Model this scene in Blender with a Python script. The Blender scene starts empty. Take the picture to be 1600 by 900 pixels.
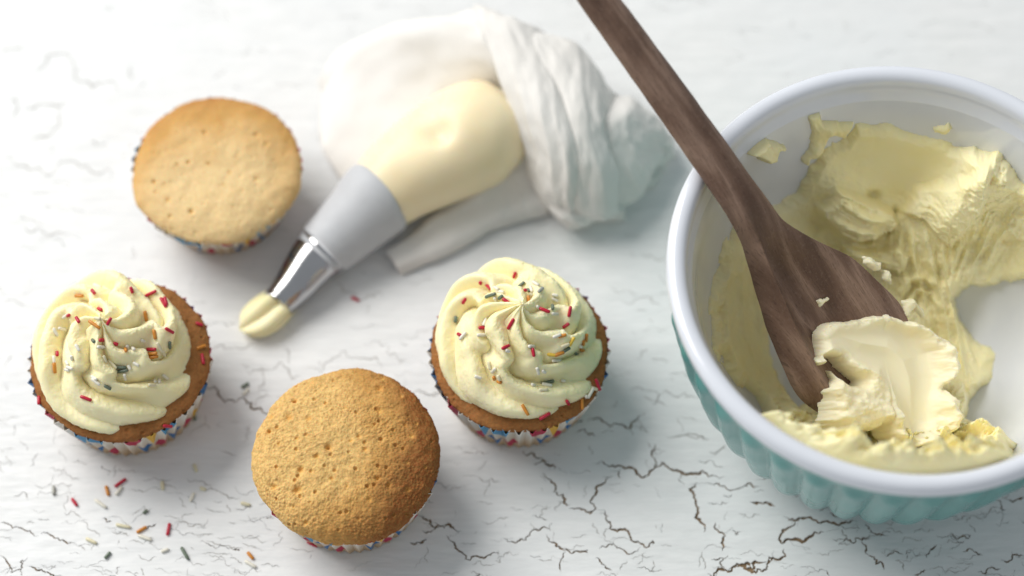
import bpy, math, random
import numpy as np
from mathutils import Vector, Matrix
from mathutils.bvhtree import BVHTree
from mathutils.geometry import delaunay_2d_cdt

random.seed(7)
rng = np.random.default_rng(7)
S = bpy.context.scene
COL = S.collection

# ------------------------------------------------------------------ camera
PITCH, FPX, DIST = math.radians(63.0), 3400.0, 0.90
_c, _s = math.cos(PITCH), math.sin(PITCH)
CAM = np.array([0, -DIST * _c, DIST * _s])
CF, CU, CR = np.array([0, _c, -_s]), np.array([0, _s, _c]), np.array([1.0, 0, 0])
cd = bpy.data.cameras.new('camera')
cam = bpy.data.objects.new('camera', cd); COL.objects.link(cam)
cam.location = CAM
cam.rotation_euler = (math.pi / 2 - PITCH, 0, 0)
cd.sensor_width = 36.0
cd.lens = FPX / 1600 * 36.0
cd.clip_start, cd.clip_end = 0.01, 20
cd.dof.use_dof = True
cd.dof.focus_distance = 0.822
cd.dof.aperture_fstop = 3.2
cd.dof.aperture_blades = 0
S.camera = cam

# ------------------------------------------------------------------ light
w = bpy.data.worlds.new('World'); S.world = w; w.use_nodes = True
bg = w.node_tree.nodes['Background']
bg.inputs[0].default_value = (0.91, 0.955, 1.0, 1); bg.inputs[1].default_value = 0.41


def area(name, loc, target, sx, sy, power, col):
    l = bpy.data.lights.new(name, 'AREA'); l.shape = 'RECTANGLE'; l.size = sx; l.size_y = sy
    l.energy = power; l.color = col
    o = bpy.data.objects.new(name, l); COL.objects.link(o); o.location = loc
    o.rotation_euler = (Vector(target) - Vector(loc)).to_track_quat('-Z', 'Y').to_euler()
    return o


area('window_light', (-1.30, 0.90, 1.56), (0.0, 0.0, 0), 1.6, 1.4, 59.0, (1.0, 0.98, 0.945))
S.view_settings.view_transform = 'Standard'; S.view_settings.look = 'None'
S.view_settings.exposure = 0.0; S.view_settings.gamma = 1.0
S.view_settings.use_curve_mapping = False
S.render.engine = 'CYCLES'


# ------------------------------------------------------------------ photo helpers
def ray(px, py):
    d = CF + CR * (px - 800) / FPX - CU * (py - 450) / FPX
    return d / np.linalg.norm(d)


def U(px, py, z=0.0):
    d = ray(px, py)
    return CAM + d * ((z - CAM[2]) / d[2])


def PX(P):
    d = np.asarray(P) - CAM
    z = d @ CF
    return 800 + FPX * (d @ CR) / z, 450 - FPX * (d @ CU) / z


# ------------------------------------------------------------------ noise
_perm = np.random.default_rng(3).permutation(256)
_perm = np.concatenate([_perm, _perm, _perm])
_grad = np.random.default_rng(4).normal(size=(256, 3)); _grad /= np.linalg.norm(_grad, axis=1)[:, None]


def _h(i, j, k):
    return _perm[(_perm[(_perm[i & 255] + j) & 255] + k) & 255]


def perlin(P):
    P = np.asarray(P, float); shp = P.shape[:-1]; P = P.reshape(-1, 3)
    I = np.floor(P).astype(int); F = P - I
    u = F * F * F * (F * (F * 6 - 15) + 10)
    r = 0
    for a in (0, 1):
        for b in (0, 1):
            for c in (0, 1):
                g = _grad[_h(I[:, 0] + a, I[:, 1] + b, I[:, 2] + c)]
                d = (g * (F - np.array([a, b, c]))).sum(1)
                wgt = (u[:, 0] if a else 1 - u[:, 0]) * (u[:, 1] if b else 1 - u[:, 1]) * (u[:, 2] if c else 1 - u[:, 2])
                r = r + wgt * d
    return (r * 1.6).reshape(shp)


def fbm(P, o=4, g=0.5):
    r, a, f = 0, 1.0, 1.0
    P = np.asarray(P, float)
    for i in range(o):
        r = r + a * perlin(P * f + 17.3 * i); a *= g; f *= 2.03
    return r


def ridged(P, o=4, g=0.5):
    r, a, f = 0, 1.0, 1.0
    P = np.asarray(P, float)
    for i in range(o):
        r = r + a * (1 - 2 * np.abs(perlin(P * f + 9.1 * i))); a *= g; f *= 2.03
    return r


def worley(P):
    P = np.asarray(P, float); shp = P.shape[:-1]; P = P.reshape(-1, 3)
    I = np.floor(P).astype(int); best = np.full(len(P), 9.0); val = np.zeros(len(P))
    for a in (-1, 0, 1):
        for b in (-1, 0, 1):
            for c in (-1, 0, 1):
                J = I + np.array([a, b, c]); h = _h(J[:, 0], J[:, 1], J[:, 2])
                pt = J + 0.5 + _grad[h] * 0.45
                d = ((P - pt) ** 2).sum(1)
                m = d < best; best = np.where(m, d, best); val = np.where(m, h / 255.0, val)
    return np.sqrt(best).reshape(shp), val.reshape(shp)


def sstep(a, b, x):
    t = np.clip((x - a) / (b - a), 0, 1); return t * t * (3 - 2 * t)


def sdf_poly(X, Y, poly):
    """signed distance, positive inside"""
    X = np.asarray(X, float); Y = np.asarray(Y, float)
    d = np.full(X.shape, 1e18); ins = np.zeros(X.shape, bool)
    n = len(poly)
    for i in range(n):
        ax, ay = poly[i]; bx, by = poly[(i + 1) % n]
        ex, ey = bx - ax, by - ay
        t = np.clip(((X - ax) * ex + (Y - ay) * ey) / (ex * ex + ey * ey + 1e-12), 0, 1)
        d = np.minimum(d, (X - ax - t * ex) ** 2 + (Y - ay - t * ey) ** 2)
        c = ((ay > Y) != (by > Y)) & (X < (bx - ax) * (Y - ay) / (by - ay + 1e-12) + ax)
        ins ^= c
    return np.where(ins, 1, -1) * np.sqrt(d)


def catmull(C, n):
    """resample rows of control points (m,3) smoothly to n points"""
    C = np.asarray(C, float); m = len(C)
    E = np.vstack([2 * C[0] - C[1], C, 2 * C[-1] - C[-2]])
    t = np.linspace(0, m - 1, n); i = np.minimum(t.astype(int), m - 2); f = (t - i)[:, None]
    p0, p1, p2, p3 = E[i], E[i + 1], E[i + 2], E[i + 3]
    return 0.5 * (2 * p1 + (p2 - p0) * f + (2 * p0 - 5 * p1 + 4 * p2 - p3) * f ** 2 + (3 * p1 - p0 - 3 * p2 + p3) * f ** 3)


# ------------------------------------------------------------------ objects
def link(name, me, mat=None, parent=None, smooth=True):
    o = bpy.data.objects.new(name, me); COL.objects.link(o)
    if mat is not None and len(me.materials) == 0: me.materials.append(mat)
    if smooth: me.polygons.foreach_set('use_smooth', [True] * len(me.polygons))
    if parent is not None: o.parent = parent
    return o


def pydata(verts, faces, name='mesh'):
    me = bpy.data.meshes.new(name)
    me.from_pydata(np.asarray(verts).tolist(), [], faces.tolist() if hasattr(faces, 'tolist') else faces); me.update()
    return me


def grid(P, cu=False, cv=False, keep=None, uv=None, name='mesh', flip=False):
    """P (nu,nv,3). closed flags wrap. keep: bool per vertex - faces with any kept vertex stay"""
    nu, nv = P.shape[:2]
    iu = np.arange(nu if cu else nu - 1); iv = np.arange(nv if cv else nv - 1)
    A, B = np.meshgrid(iu, iv, indexing='ij'); A2, B2 = (A + 1) % nu, (B + 1) % nv
    F = np.stack([A * nv + B, A2 * nv + B, A2 * nv + B2, A * nv + B2], -1).reshape(-1, 4)
    if flip: F = F[:, ::-1]
    V = P.reshape(-1, 3)
    if keep is not None:
        k = keep.reshape(-1); F = F[k[F].any(1)]
        used = np.zeros(len(V), bool); used[F.ravel()] = True
        rm = np.cumsum(used) - 1; V = V[used]; F = rm[F]
    me = pydata(V, F, name)
    if uv is not None:
        AA, BB = np.meshgrid(iu, iv, indexing='ij')
        uu = np.stack([AA, AA + 1, AA + 1, AA], -1) / (nu if cu else nu - 1)
        vv = np.stack([BB, BB, BB + 1, BB + 1], -1) / (nv if cv else nv - 1)
        if flip: uu, vv = uu[..., ::-1], vv[..., ::-1]
        l = me.uv_layers.new(name='UVMap')
        l.data.foreach_set('uv', np.stack([uu, vv], -1).ravel())
    return me


def cap_ends(me, rings):
    pass


def empty(name, loc, label=None, cat=None, group=None):
    o = bpy.data.objects.new(name, None); COL.objects.link(o); o.location = loc
    o.empty_display_size = 0.02
    if label: tag(o, label, cat, group)
    return o


def tag(o, label, cat, group=None):
    o['label'] = label; o['category'] = cat
    if group: o['group'] = group
    return o


# ------------------------------------------------------------------ materials
class NT:
    def __init__(self, name):
        self.m = bpy.data.materials.new(name); self.m.use_nodes = True
        self.t = self.m.node_tree; self.b = self.t.nodes['Principled BSDF']; self.out = self.t.nodes['Material Output']

    def n(self, kind, **kw):
        x = self.t.nodes.new(kind)
        for k, v in kw.items():
            if k[:2] == 'i_':
                key = k[2:]; key = int(key) if key.isdigit() else key
                x.inputs[key].default_value = v
            else: setattr(x, k, v)
        return x

    def l(self, a, b): self.t.links.new(a, b)

    def coord(self, which='Object', scale=(1, 1, 1)):
        tc = self.n('ShaderNodeTexCoord'); mp = self.n('ShaderNodeMapping'); mp.inputs['Scale'].default_value = scale
        self.l(tc.outputs[which], mp.inputs[0]); return mp.outputs[0]

    def noise(self, vec, scale, detail=4, rough=0.55, dist=0.0):
        x = self.n('ShaderNodeTexNoise'); x.inputs['Scale'].default_value = scale; x.inputs['Detail'].default_value = detail
        x.inputs['Roughness'].default_value = rough; x.inputs['Distortion'].default_value = dist
        self.l(vec, x.inputs['Vector']); return x.outputs['Fac']

    def ramp(self, fac, stops, interp='LINEAR'):
        r = self.n('ShaderNodeValToRGB'); r.color_ramp.interpolation = interp
        e = r.color_ramp.elements
        while len(e) < len(stops): e.new(0.5)
        for k, (p, c) in enumerate(stops): e[k].position = p; e[k].color = (*c, 1) if len(c) == 3 else c
        self.l(fac, r.inputs[0]); return r.outputs[0]

    def mix(self, fac, a, b, blend='MIX'):
        x = self.n('ShaderNodeMix', data_type='RGBA', blend_type=blend)
        for s, v in ((0, fac), (6, a), (7, b)):
            if hasattr(v, 'is_output'): self.l(v, x.inputs[s])
            elif s == 0: x.inputs[0].default_value = v
            else: x.inputs[s].default_value = (*v, 1)
        return x.outputs[2]

    def math(self, op, a, b=None, c=None):
        x = self.n('ShaderNodeMath', operation=op)
        for k, v in enumerate((a, b, c)):
            if v is None: continue
            if hasattr(v, 'is_output'): self.l(v, x.inputs[k])
            else: x.inputs[k].default_value = v
        return x.outputs[0]

    def bump(self, h, strength, dist, prev=None):
        x = self.n('ShaderNodeBump'); x.inputs['Strength'].default_value = strength; x.inputs['Distance'].default_value = dist
        self.l(h, x.inputs['Height'])
        if prev: self.l(prev, x.inputs['Normal'])
        self.l(x.outputs[0], self.b.inputs['Normal']); return x.outputs[0]

    def set(self, **kw):
        for k, v in kw.items():
            self.b.inputs[k.replace('_', ' ')].default_value = (*v, 1) if isinstance(v, tuple) and len(v) == 3 and 'Radius' not in k else v
        return self


def m_paint():
    a = NT('crackled_white_paint'); v = a.coord('Object', (1, 1, 1)); vs = a.coord('Object', (6, 40, 6))
    big = a.noise(v, 14, 3); streak = a.noise(vs, 9, 5, 0.6)
    c = a.ramp(streak, [(0.3, (0.72, 0.73, 0.725)), (0.6, (0.80, 0.805, 0.80)), (0.75, (0.83, 0.833, 0.825))])
    c = a.mix(a.ramp(big, [(0.35, (0, 0, 0)), (0.7, (1, 1, 1))]), c, (0.77, 0.785, 0.79))
    a.l(c, a.b.inputs['Base Color'])
    r = a.ramp(streak, [(0.3, (0.55,) * 3), (0.7, (0.38,) * 3)]); a.l(r, a.b.inputs['Roughness'])
    n1 = a.bump(streak, 0.35, 0.0006)
    n2 = a.bump(a.noise(a.coord('Object', (3, 8, 3)), 12, 3, 0.5), 0.35, 0.003, n1)
    # hair-fine crazing too thin to model
    wv = a.noise(a.coord('Object', (5, 12, 5)), 22, 6, 0.7)
    a.bump(a.ramp(wv, [(0.485, (1,) * 3), (0.5, (0,) * 3), (0.515, (1,) * 3)]), 0.12, 0.0003, n2)
    return a.m


def m_wood_floor():
    a = NT('bare_wood_in_cracks'); f = a.noise(a.coord('Object', (10, 40, 10)), 20, 4)
    a.l(a.ramp(f, [(0.3, (0.12, 0.075, 0.04)), (0.7, (0.30, 0.20, 0.11))]), a.b.inputs['Base Color'])
    a.set(Roughness=0.85); return a.m


def m_undercoat():
    a = NT('grey_undercoat'); f = a.noise(a.coord('Object'), 60, 3)
    a.l(a.ramp(f, [(0.3, (0.33, 0.315, 0.29)), (0.7, (0.52, 0.505, 0.48))]), a.b.inputs['Base Color'])
    a.set(Roughness=0.8); return a.m


def m_cream(name, col, col2, sss=0.35, rough=0.42, bump=0.25, bscale=300):
    a = NT(name); v = a.coord('Object')
    f = a.noise(v, 45, 3)
    a.l(a.ramp(f, [(0.3, col2), (0.65, col)]), a.b.inputs['Base Color'])
    a.set(Roughness=rough, Subsurface_Weight=sss, Subsurface_Scale=0.004)
    a.b.inputs['Subsurface Radius'].default_value = (1.0, 0.7, 0.28)
    a.b.inputs['Specular IOR Level'].default_value = 0.35
    a.bump(a.noise(v, bscale, 4, 0.6), bump, 0.0004)
    return a.m


def m_sponge(name, pale, mid, dark, edge_in=0.6, side=(0.0, 0.0), sideamt=0.0, fine=1.0):
    """radial bake: pale centre, brown edge (attribute 'bake'), pores darker (attribute 'pore')"""
    a = NT(name); v = a.coord('Object')
    at = a.n('ShaderNodeAttribute', attribute_name='bake').outputs['Fac']
    po = a.n('ShaderNodeAttribute', attribute_name='pore').outputs['Fac']
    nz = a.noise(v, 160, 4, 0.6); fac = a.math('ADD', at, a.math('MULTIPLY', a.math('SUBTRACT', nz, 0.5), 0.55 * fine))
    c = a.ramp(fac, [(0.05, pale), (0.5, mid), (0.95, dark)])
    grain = a.noise(v, 700, 3, 0.6)
    c = a.mix(a.math('MULTIPLY', a.ramp(grain, [(0.35, (1,) * 3), (0.6, (0,) * 3)]), 0.5 * fine), c, tuple(0.55 * q for q in mid))
    c = a.mix(po, c, tuple(q * k for q, k in zip(pale, (0.9, 0.75, 0.55))))
    a.l(c, a.b.inputs['Base Color'])
    a.set(Roughness=0.8, Subsurface_Weight=0.3, Subsurface_Scale=0.0015)
    a.b.inputs['Specular IOR Level'].default_value = 0.2
    n1 = a.bump(grain, 0.5 * fine, 0.0006)
    a.bump(a.noise(v, 300, 4, 0.65), 0.5 * fine, 0.0012, n1)
    return a.m


def m_paper(fade=0.0):
    a = NT('printed_cupcake_paper')
    uv = a.n('ShaderNodeUVMap').outputs[0]
    sp = a.n('ShaderNodeSeparateXYZ'); a.l(uv, sp.inputs[0])
    NB = 30.0
    c = None
    base = (0.84, 0.81, 0.75)
    # greasy lower part where the crumb shows through
    grease = a.ramp(a.math('ADD', sp.outputs[1], a.math('MULTIPLY', a.noise(a.coord('Object'), 90, 3), 0.3)), [(0.35, (0.60, 0.42, 0.24) if fade == 0 else (0.80, 0.74, 0.62)), (1.05, base)])
    c = grease
    for row, (v0, v1, off) in enumerate(((0.52, 1.02, 0.0), (0.05, 0.46, 0.5))):
        u = a.math('ADD', a.math('MULTIPLY', sp.outputs[0], NB), off + 7 * row)
        cell = a.math('FLOOR', u); fr = a.math('FRACT', u)
        k = a.math('ABSOLUTE', a.math('SUBTRACT', fr, 0.5))          # 0..0.5
        vv = a.math('DIVIDE', a.math('SUBTRACT', sp.outputs[1], v0), v1 - v0)  # 0 bottom tip, 1 top
        tri = a.math('MULTIPLY', a.math('LESS_THAN', k, a.math('MULTIPLY', vv, 0.47)), a.math('LESS_THAN', vv, 1.0))
        wn = a.n('ShaderNodeTexWhiteNoise', noise_dimensions='1D'); a.l(a.math('ADD', cell, 3.3 + 40 * row), wn.inputs['W'])
        pal = a.ramp(wn.outputs['Value'], [(0.0, (0.03, 0.17, 0.42)), (0.26, (0.55, 0.02, 0.08)), (0.48, (0.10, 0.36, 0.60)), (0.62, (0.80, 0.48, 0.05)),
                                           (0.70, (0.28, 0.10, 0.34)), (0.78, (0.04, 0.05, 0.09)), (0.86, (0.70, 0.05, 0.16))], 'CONSTANT')
        skip = a.n('ShaderNodeTexWhiteNoise', noise_dimensions='1D'); a.l(a.math('ADD', cell, 91.7 + 13 * row), skip.inputs['W'])
        c = a.mix(a.math('MULTIPLY', a.math('MULTIPLY', tri, a.math('LESS_THAN', skip.outputs['Value'], 0.78)), 1.0 - fade), c, pal)
    a.l(c, a.b.inputs['Base Color'])
    a.set(Roughness=0.55)
    tr = a.n('ShaderNodeBsdfTranslucent'); a.l(c, tr.inputs[0])
    mx = a.n('ShaderNodeMixShader'); mx.inputs[0].default_value = 0.25
    a.l(a.b.outputs[0], mx.inputs[1]); a.l(tr.outputs[0], mx.inputs[2]); a.l(mx.outputs[0], a.out.inputs[0])
    return a.m


def m_plain(name, col, rough=0.4, spec=0.5, metal=0.0, coat=0.0, var=0.06, vs=200, bump=0.05):
    a = NT(name); v = a.coord('Object'); f = a.noise(v, vs, 3)
    a.l(a.ramp(f, [(0.3, tuple(q * (1 - var) for q in col)), (0.7, tuple(min(1, q * (1 + var)) for q in col))]), a.b.inputs['Base Color'])
    a.set(Roughness=rough, Metallic=metal, Coat_Weight=coat, Coat_Roughness=0.06)
    a.b.inputs['Specular IOR Level'].default_value = spec
    if bump: a.bump(f, bump, 0.0004)
    return a.m


def m_spoon():
    a = NT('dark_walnut'); v = a.coord('UV', (1, 1, 1))
    v2 = a.coord('UV', (5, 60, 1)); v3 = a.coord('UV', (1.6, 11, 1)); v4 = a.coord('UV', (26, 300, 1))
    bands = a.noise(v3, 1.0, 2, 0.5, 0.5); g = a.noise(v2, 2.0, 5, 0.65, 0.4); pore = a.noise(v4, 1.0, 2, 0.6)
    c = a.ramp(bands, [(0.30, (0.095, 0.052, 0.034)), (0.46, (0.18, 0.108, 0.075)), (0.58, (0.31, 0.205, 0.150)), (0.70, (0.16, 0.092, 0.062))])
    c = a.mix(a.math('MULTIPLY', a.ramp(g, [(0.35, (1,) * 3), (0.6, (0,) * 3)]), 0.3), c, (0.085, 0.046, 0.031))
    c = a.mix(a.math('MULTIPLY', a.ramp(pore, [(0.33, (1,) * 3), (0.45, (0,) * 3)]), 0.5), c, (0.04, 0.022, 0.015))
    wv = a.noise(a.coord('Object'), 900, 2)
    c = a.mix(a.math('MULTIPLY', a.ramp(wv, [(0.55, (0,) * 3), (0.75, (1,) * 3)]), 0.16), c, (0.40, 0.30, 0.24))
    a.l(c, a.b.inputs['Base Color']); a.set(Roughness=0.58); a.b.inputs['Specular IOR Level'].default_value = 0.35
    n = a.bump(pore, 0.25, 0.0003); a.bump(wv, 0.25, 0.0003, n)
    return a.m


def m_cloth():
    a = NT('white_bag_fabric'); v = a.coord('Object'); f = a.noise(v, 40, 3)
    c = a.ramp(f, [(0.3, (0.90, 0.88, 0.845)), (0.7, (0.94, 0.925, 0.895))])
    a.l(c, a.b.inputs['Base Color']); a.set(Roughness=0.75); a.b.inputs['Specular IOR Level'].default_value = 0.2
    wv = a.noise(v, 900, 3); n = a.bump(wv, 0.15, 0.0003)
    a.bump(a.noise(v, 70, 3), 0.2, 0.002, n)
    tr = a.n('ShaderNodeBsdfTranslucent'); tr.inputs[0].default_value = (0.95, 0.92, 0.87, 1)
    mx = a.n('ShaderNodeMixShader'); mx.inputs[0].default_value = 0.22
    a.l(a.b.outputs[0], mx.inputs[1]); a.l(tr.outputs[0], mx.inputs[2]); a.l(mx.outputs[0], a.out.inputs[0])
    return a.m


M_FROST = m_cream('piped_buttercream', (0.955, 0.87, 0.565), (0.945, 0.845, 0.49), 0.4, 0.46, 0.08, 700)
M_CREAM = m_cream('whipped_buttercream', (0.955, 0.875, 0.55), (0.94, 0.835, 0.45), 0.35, 0.52, 0.16, 420)
M_DOLLOP = m_cream('smoothed_buttercream', (0.92, 0.85, 0.61), (0.90, 0.82, 0.56), 0.35, 0.42, 0.12, 500)
M_PAPER = m_paper(); M_PAPER_IN = m_paper(0.55)
M_CLOTH = m_cloth()
M_SPOON = m_spoon()
M_SPRINKLE = {
    'red': m_plain('red_sugar', (0.50, 0.012, 0.04), 0.35),
    'orange': m_plain('orange_sugar', (0.62, 0.24, 0.03), 0.35),
    'white': m_plain('white_sugar', (0.82, 0.79, 0.68), 0.35),
    'cream': m_plain('cream_sugar', (0.76, 0.70, 0.48), 0.35),
    'green': m_plain('grey_green_sugar', (0.14, 0.18, 0.13), 0.35),
    'yellow': m_plain('yellow_sugar', (0.78, 0.52, 0.06), 0.35),
    'grey': m_plain('grey_sugar', (0.40, 0.40, 0.36), 0.35)}

# ================================================================== TABLE
def crack_lines():
    """(polyline in photo pixels of the table plane, half width px, deep?)"""
    L = []

    def z(ox, oy, sc, items):
        for pts, wd, dp in items:
            L.append(([(ox + x / sc, oy + y / sc) for x, y in pts], wd, dp))
    z(640, 620, 2.857, [
        ([(510, 235), (520, 262), (590, 270), (605, 300), (650, 310), (648, 330)], 1.7, 1),
        ([(550, 302), (605, 300)], 1.2, 1),
        ([(600, 340), (635, 385), (685, 435), (690, 470), (720, 480)], 1.6, 1), ([(690, 475), (655, 510)], .8, 0),
        ([(710, 500), (760, 498), (820, 508), (832, 495), (828, 440), (835, 400), (870, 385), (905, 355)], 1.7, 1),
        ([(832, 505), (875, 540), (895, 585), (960, 590), (985, 625), (1030, 655), (1110, 662), (1180, 668), (1250, 688), (1340, 698)], 1.8, 1),
        ([(610, 615), (640, 650), (700, 680), (770, 690), (840, 695)], 1.7, 1), ([(700, 690), (675, 730), (672, 785)], 1.1, 1),
        ([(420, 630), (480, 648), (520, 640), (550, 595), (630, 600)], 1.4, 1), ([(545, 560), (550, 595)], .8, 0),
        ([(820, 298), (870, 300), (960, 318), (1090, 322), (1180, 330), (1270, 340), (1340, 355), (1410, 352)], 2.1, 1),
        ([(1095, 320), (1105, 295), (1080, 260), (1095, 210)], 1.3, 1), ([(1080, 245), (1125, 237)], .8, 0), ([(935, 330), (938, 365)], 1.2, 1),
        ([(1280, 380), (1270, 450), (1285, 510), (1300, 560), (1315, 605)], 2.3, 1),
        ([(1330, 390), (1380, 385), (1490, 400), (1510, 385), (1570, 395)], 1.3, 1),
        ([(1365, 560), (1375, 595), (1410, 620), (1395, 650), (1395, 690)], 1.9, 1),
        ([(1330, 790), (1400, 770), (1420, 780), (1470, 750), (1530, 770), (1600, 735)], 2.4, 1),
        ([(1405, 770), (1400, 720), (1345, 725)], 1.2, 1), ([(1400, 720), (1420, 705)], .9, 0),
        ([(800, 115), (860, 108), (940, 125), (985, 140), (1010, 105), (1050, 65)], 1.5, 1), ([(985, 140), (995, 175)], 1, 0),
        ([(735, 118), (775, 105)], 1.4, 1), ([(735, 155), (790, 160), (825, 180)], 1.3, 1),
        ([(1190, 175), (1260, 182), (1340, 190)], 1.2, 0), ([(1340, 245), (1385, 240), (1415, 220)], .9, 0),
        ([(165, 620), (200, 660), (215, 685), (300, 710), (360, 705), (405, 700)], 1.5, 1), ([(380, 735), (420, 715), (450, 685)], 1, 0),
        ([(30, 525), (90, 550), (135, 575), (200, 590), (225, 600)], 1.8, 1), ([(135, 575), (105, 595), (55, 598)], 1.2, 1),
        ([(0, 650), (55, 650), (75, 630)], 1.6, 1), ([(830, 720), (870, 750), (905, 778)], 1.3, 1),
        ([(845, 680), (910, 655), (925, 675), (1030, 670)], 1.1, 1), ([(580, 545), (590, 505), (612, 480)], .9, 0),
        ([(820, 560), (835, 590), (845, 620)], .9, 0), ([(890, 590), (875, 630)], .9, 0), ([(1300, 705), (1320, 750), (1315, 770)], 1, 0),
        ([(1085, 730), (1080, 780)], 1.1, 0), ([(970, 730), (940, 775)], .8, 0), ([(575, 725), (640, 730)], .8, 0), ([(290, 798), (345, 799)], 1.4, 1),
        ([(1040, 5), (1090, 15), (1150, 40)], .9, 0), ([(905, 45), (925, 10)], .9, 0), ([(1030, 130), (1065, 160)], .9, 0), ([(805, 215), (820, 260)], .9, 0),
        ([(1400, 440), (1440, 435)], 1.0, 1), ([(1440, 590), (1480, 605)], 1.0, 1), ([(1100, 570), (1104, 592)], .9, 0)])
    z(1040, 540, 2.5, [
        ([(330, 610), (380, 618), (430, 630)], 2.2, 1),
        ([(460, 665), (510, 680), (560, 672), (620, 685), (660, 695), (720, 690), (750, 690)], 2.2, 1),
        ([(500, 680), (480, 710), (452, 735), (450, 770), (480, 755), (550, 755), (600, 735), (620, 728)], 2.3, 1),
        ([(465, 790), (460, 825), (400, 850), (330, 880), (290, 858), (245, 885)], 2.3, 1),
        ([(685, 770), (730, 770), (760, 755), (800, 750)], 1.5, 1), ([(770, 760), (785, 790), (815, 825), (850, 860), (855, 880)], 1.6, 1),
        ([(780, 690), (800, 730), (870, 745)], 1.4, 1), ([(690, 715), (710, 755)], 1.1, 0), ([(640, 650), (690, 662)], 1.6, 1),
        ([(835, 690), (890, 685)], 1, 0), ([(1110, 730), (1190, 740)], 1.3, 1), ([(1165, 690), (1240, 690)], 1, 0), ([(1160, 805), (1240, 818)], 1.4, 1),
        ([(855, 815), (930, 815)], 1.1, 1), ([(1020, 830), (1040, 795), (1060, 775)], 1.2, 1), ([(920, 770), (1010, 765)], .9, 0),
        ([(860, 715), (930, 735)], 1, 0), ([(1220, 885), (1260, 870), (1310, 872)], 1.3, 1), ([(1310, 840), (1400, 825)], 1.4, 1),
        ([(970, 895), (1020, 880)], 1.4, 1), ([(1340, 600), (1400, 590)], 1.5, 1), ([(1130, 850), (1200, 860)], .9, 0), ([(895, 840), (930, 880)], 1.1, 0),
        ([(605, 615), (600, 650)], 1.1, 0), ([(400, 480), (395, 500), (375, 525)], 1.3, 1), ([(1095, 770), (1150, 770)], 1, 0), ([(1290, 600), (1330, 640)], 1.2, 1),
        ([(0, 188), (60, 192), (140, 196)], .9, 0), ([(0, 355), (60, 352), (170, 368)], 1, 0), ([(170, 412), (210, 408), (235, 395)], .8, 0), ([(285, 662), (370, 665)], .8, 0)])
    z(0, 680, 4, [
        ([(0, 555), (80, 580), (150, 590), (240, 630)], 1.2, 1), ([(250, 610), (330, 630), (400, 660), (470, 665)], 1.1, 1),
        ([(0, 750), (50, 800), (130, 840), (170, 760)], 1.2, 1), ([(130, 840), (140, 880)], 1, 0),
        ([(180, 820), (260, 840), (330, 870), (390, 880)], 1.5, 1), ([(90, 395), (180, 405)], .8, 0), ([(400, 485), (520, 515)], .9, 0),
        ([(510, 540), (560, 590), (615, 640)], .9, 0), ([(700, 600), (760, 605), (815, 630)], 1, 0), ([(800, 660), (880, 670), (980, 690)], .8, 0),
        ([(800, 335), (920, 345), (1000, 340), (1110, 345)], .9, 0), ([(1165, 270), (1240, 290), (1330, 310)], 1, 0),
        ([(1270, 340), (1370, 350), (1400, 370), (1500, 385)], 1, 0), ([(1110, 520), (1150, 545), (1230, 560), (1275, 575), (1300, 520)], .8, 0),
        ([(1125, 545), (1100, 590)], .8, 0), ([(1290, 660), (1350, 680), (1450, 710), (1520, 718)], 1, 0), ([(1465, 708), (1500, 720)], 1.4, 1),
        ([(1420, 430), (1440, 480)], 1, 0), ([(1425, 545), (1475, 545)], .8, 0), ([(1370, 100), (1480, 120), (1500, 190)], 1, 0),
        ([(490, 690), (530, 720)], 1, 0), ([(740, 870), (750, 820)], 1, 0), ([(880, 830), (905, 880)], .9, 0), ([(1500, 630), (1590, 640)], .9, 0),
        ([(640, 522), (700, 538)], 1.3, 1), ([(910, 580), (975, 552)], 1.3, 1), ([(860, 750), (980, 765)], .8, 0), ([(300, 215), (420, 250), (500, 285)], .8, 0)])
    z(0, 400, 2.8125, [
        ([(885, 580), (960, 610), (1040, 635), (1125, 670), (1230, 700)], 1.5, 1), ([(820, 790), (980, 790), (1040, 745)], 1, 0), ([(920, 400), (1000, 408), (1090, 398), (1125, 380)], 1, 0)])
    z(360, 540, 2.647, [
        ([(60, 95), (150, 105), (240, 110), (295, 135)], 1.2, 0), ([(130, 80), (135, 120), (115, 190)], 1, 0), ([(745, 190), (820, 205), (900, 222), (960, 245)], 1.3, 0),
        ([(640, 20), (740, 60)], .8, 0)])
    z(0, 0, 3.75, [
        ([(180, 430), (440, 430), (540, 520), (690, 550)], 1.6, 0), ([(60, 600), (60, 690)], 1.6, 0), ([(130, 640), (340, 630), (400, 590)], 1.6, 0),
        ([(350, 640), (350, 730), (280, 800), (180, 830)], 1.6, 0), ([(0, 310), (150, 270)], 1.5, 0), ([(770, 390), (770, 470)], 1.4, 0)])
    z(0, 0, 1, [([(520, 440), (560, 470), (600, 462)], 1, 0), ([(0, 250), (60, 262), (120, 255), (170, 285)], 1.2, 0), ([(40, 350), (110, 362)], 1.2, 0),
                ([(480, 575), (560, 560), (600, 580)], .9, 0), ([(1000, 400), (1042, 402)], 1.0, 0), ([(970, 470), (1035, 478)], .9, 0), ([(990, 560), (1060, 552)], .9, 0)])
    return L


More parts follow.
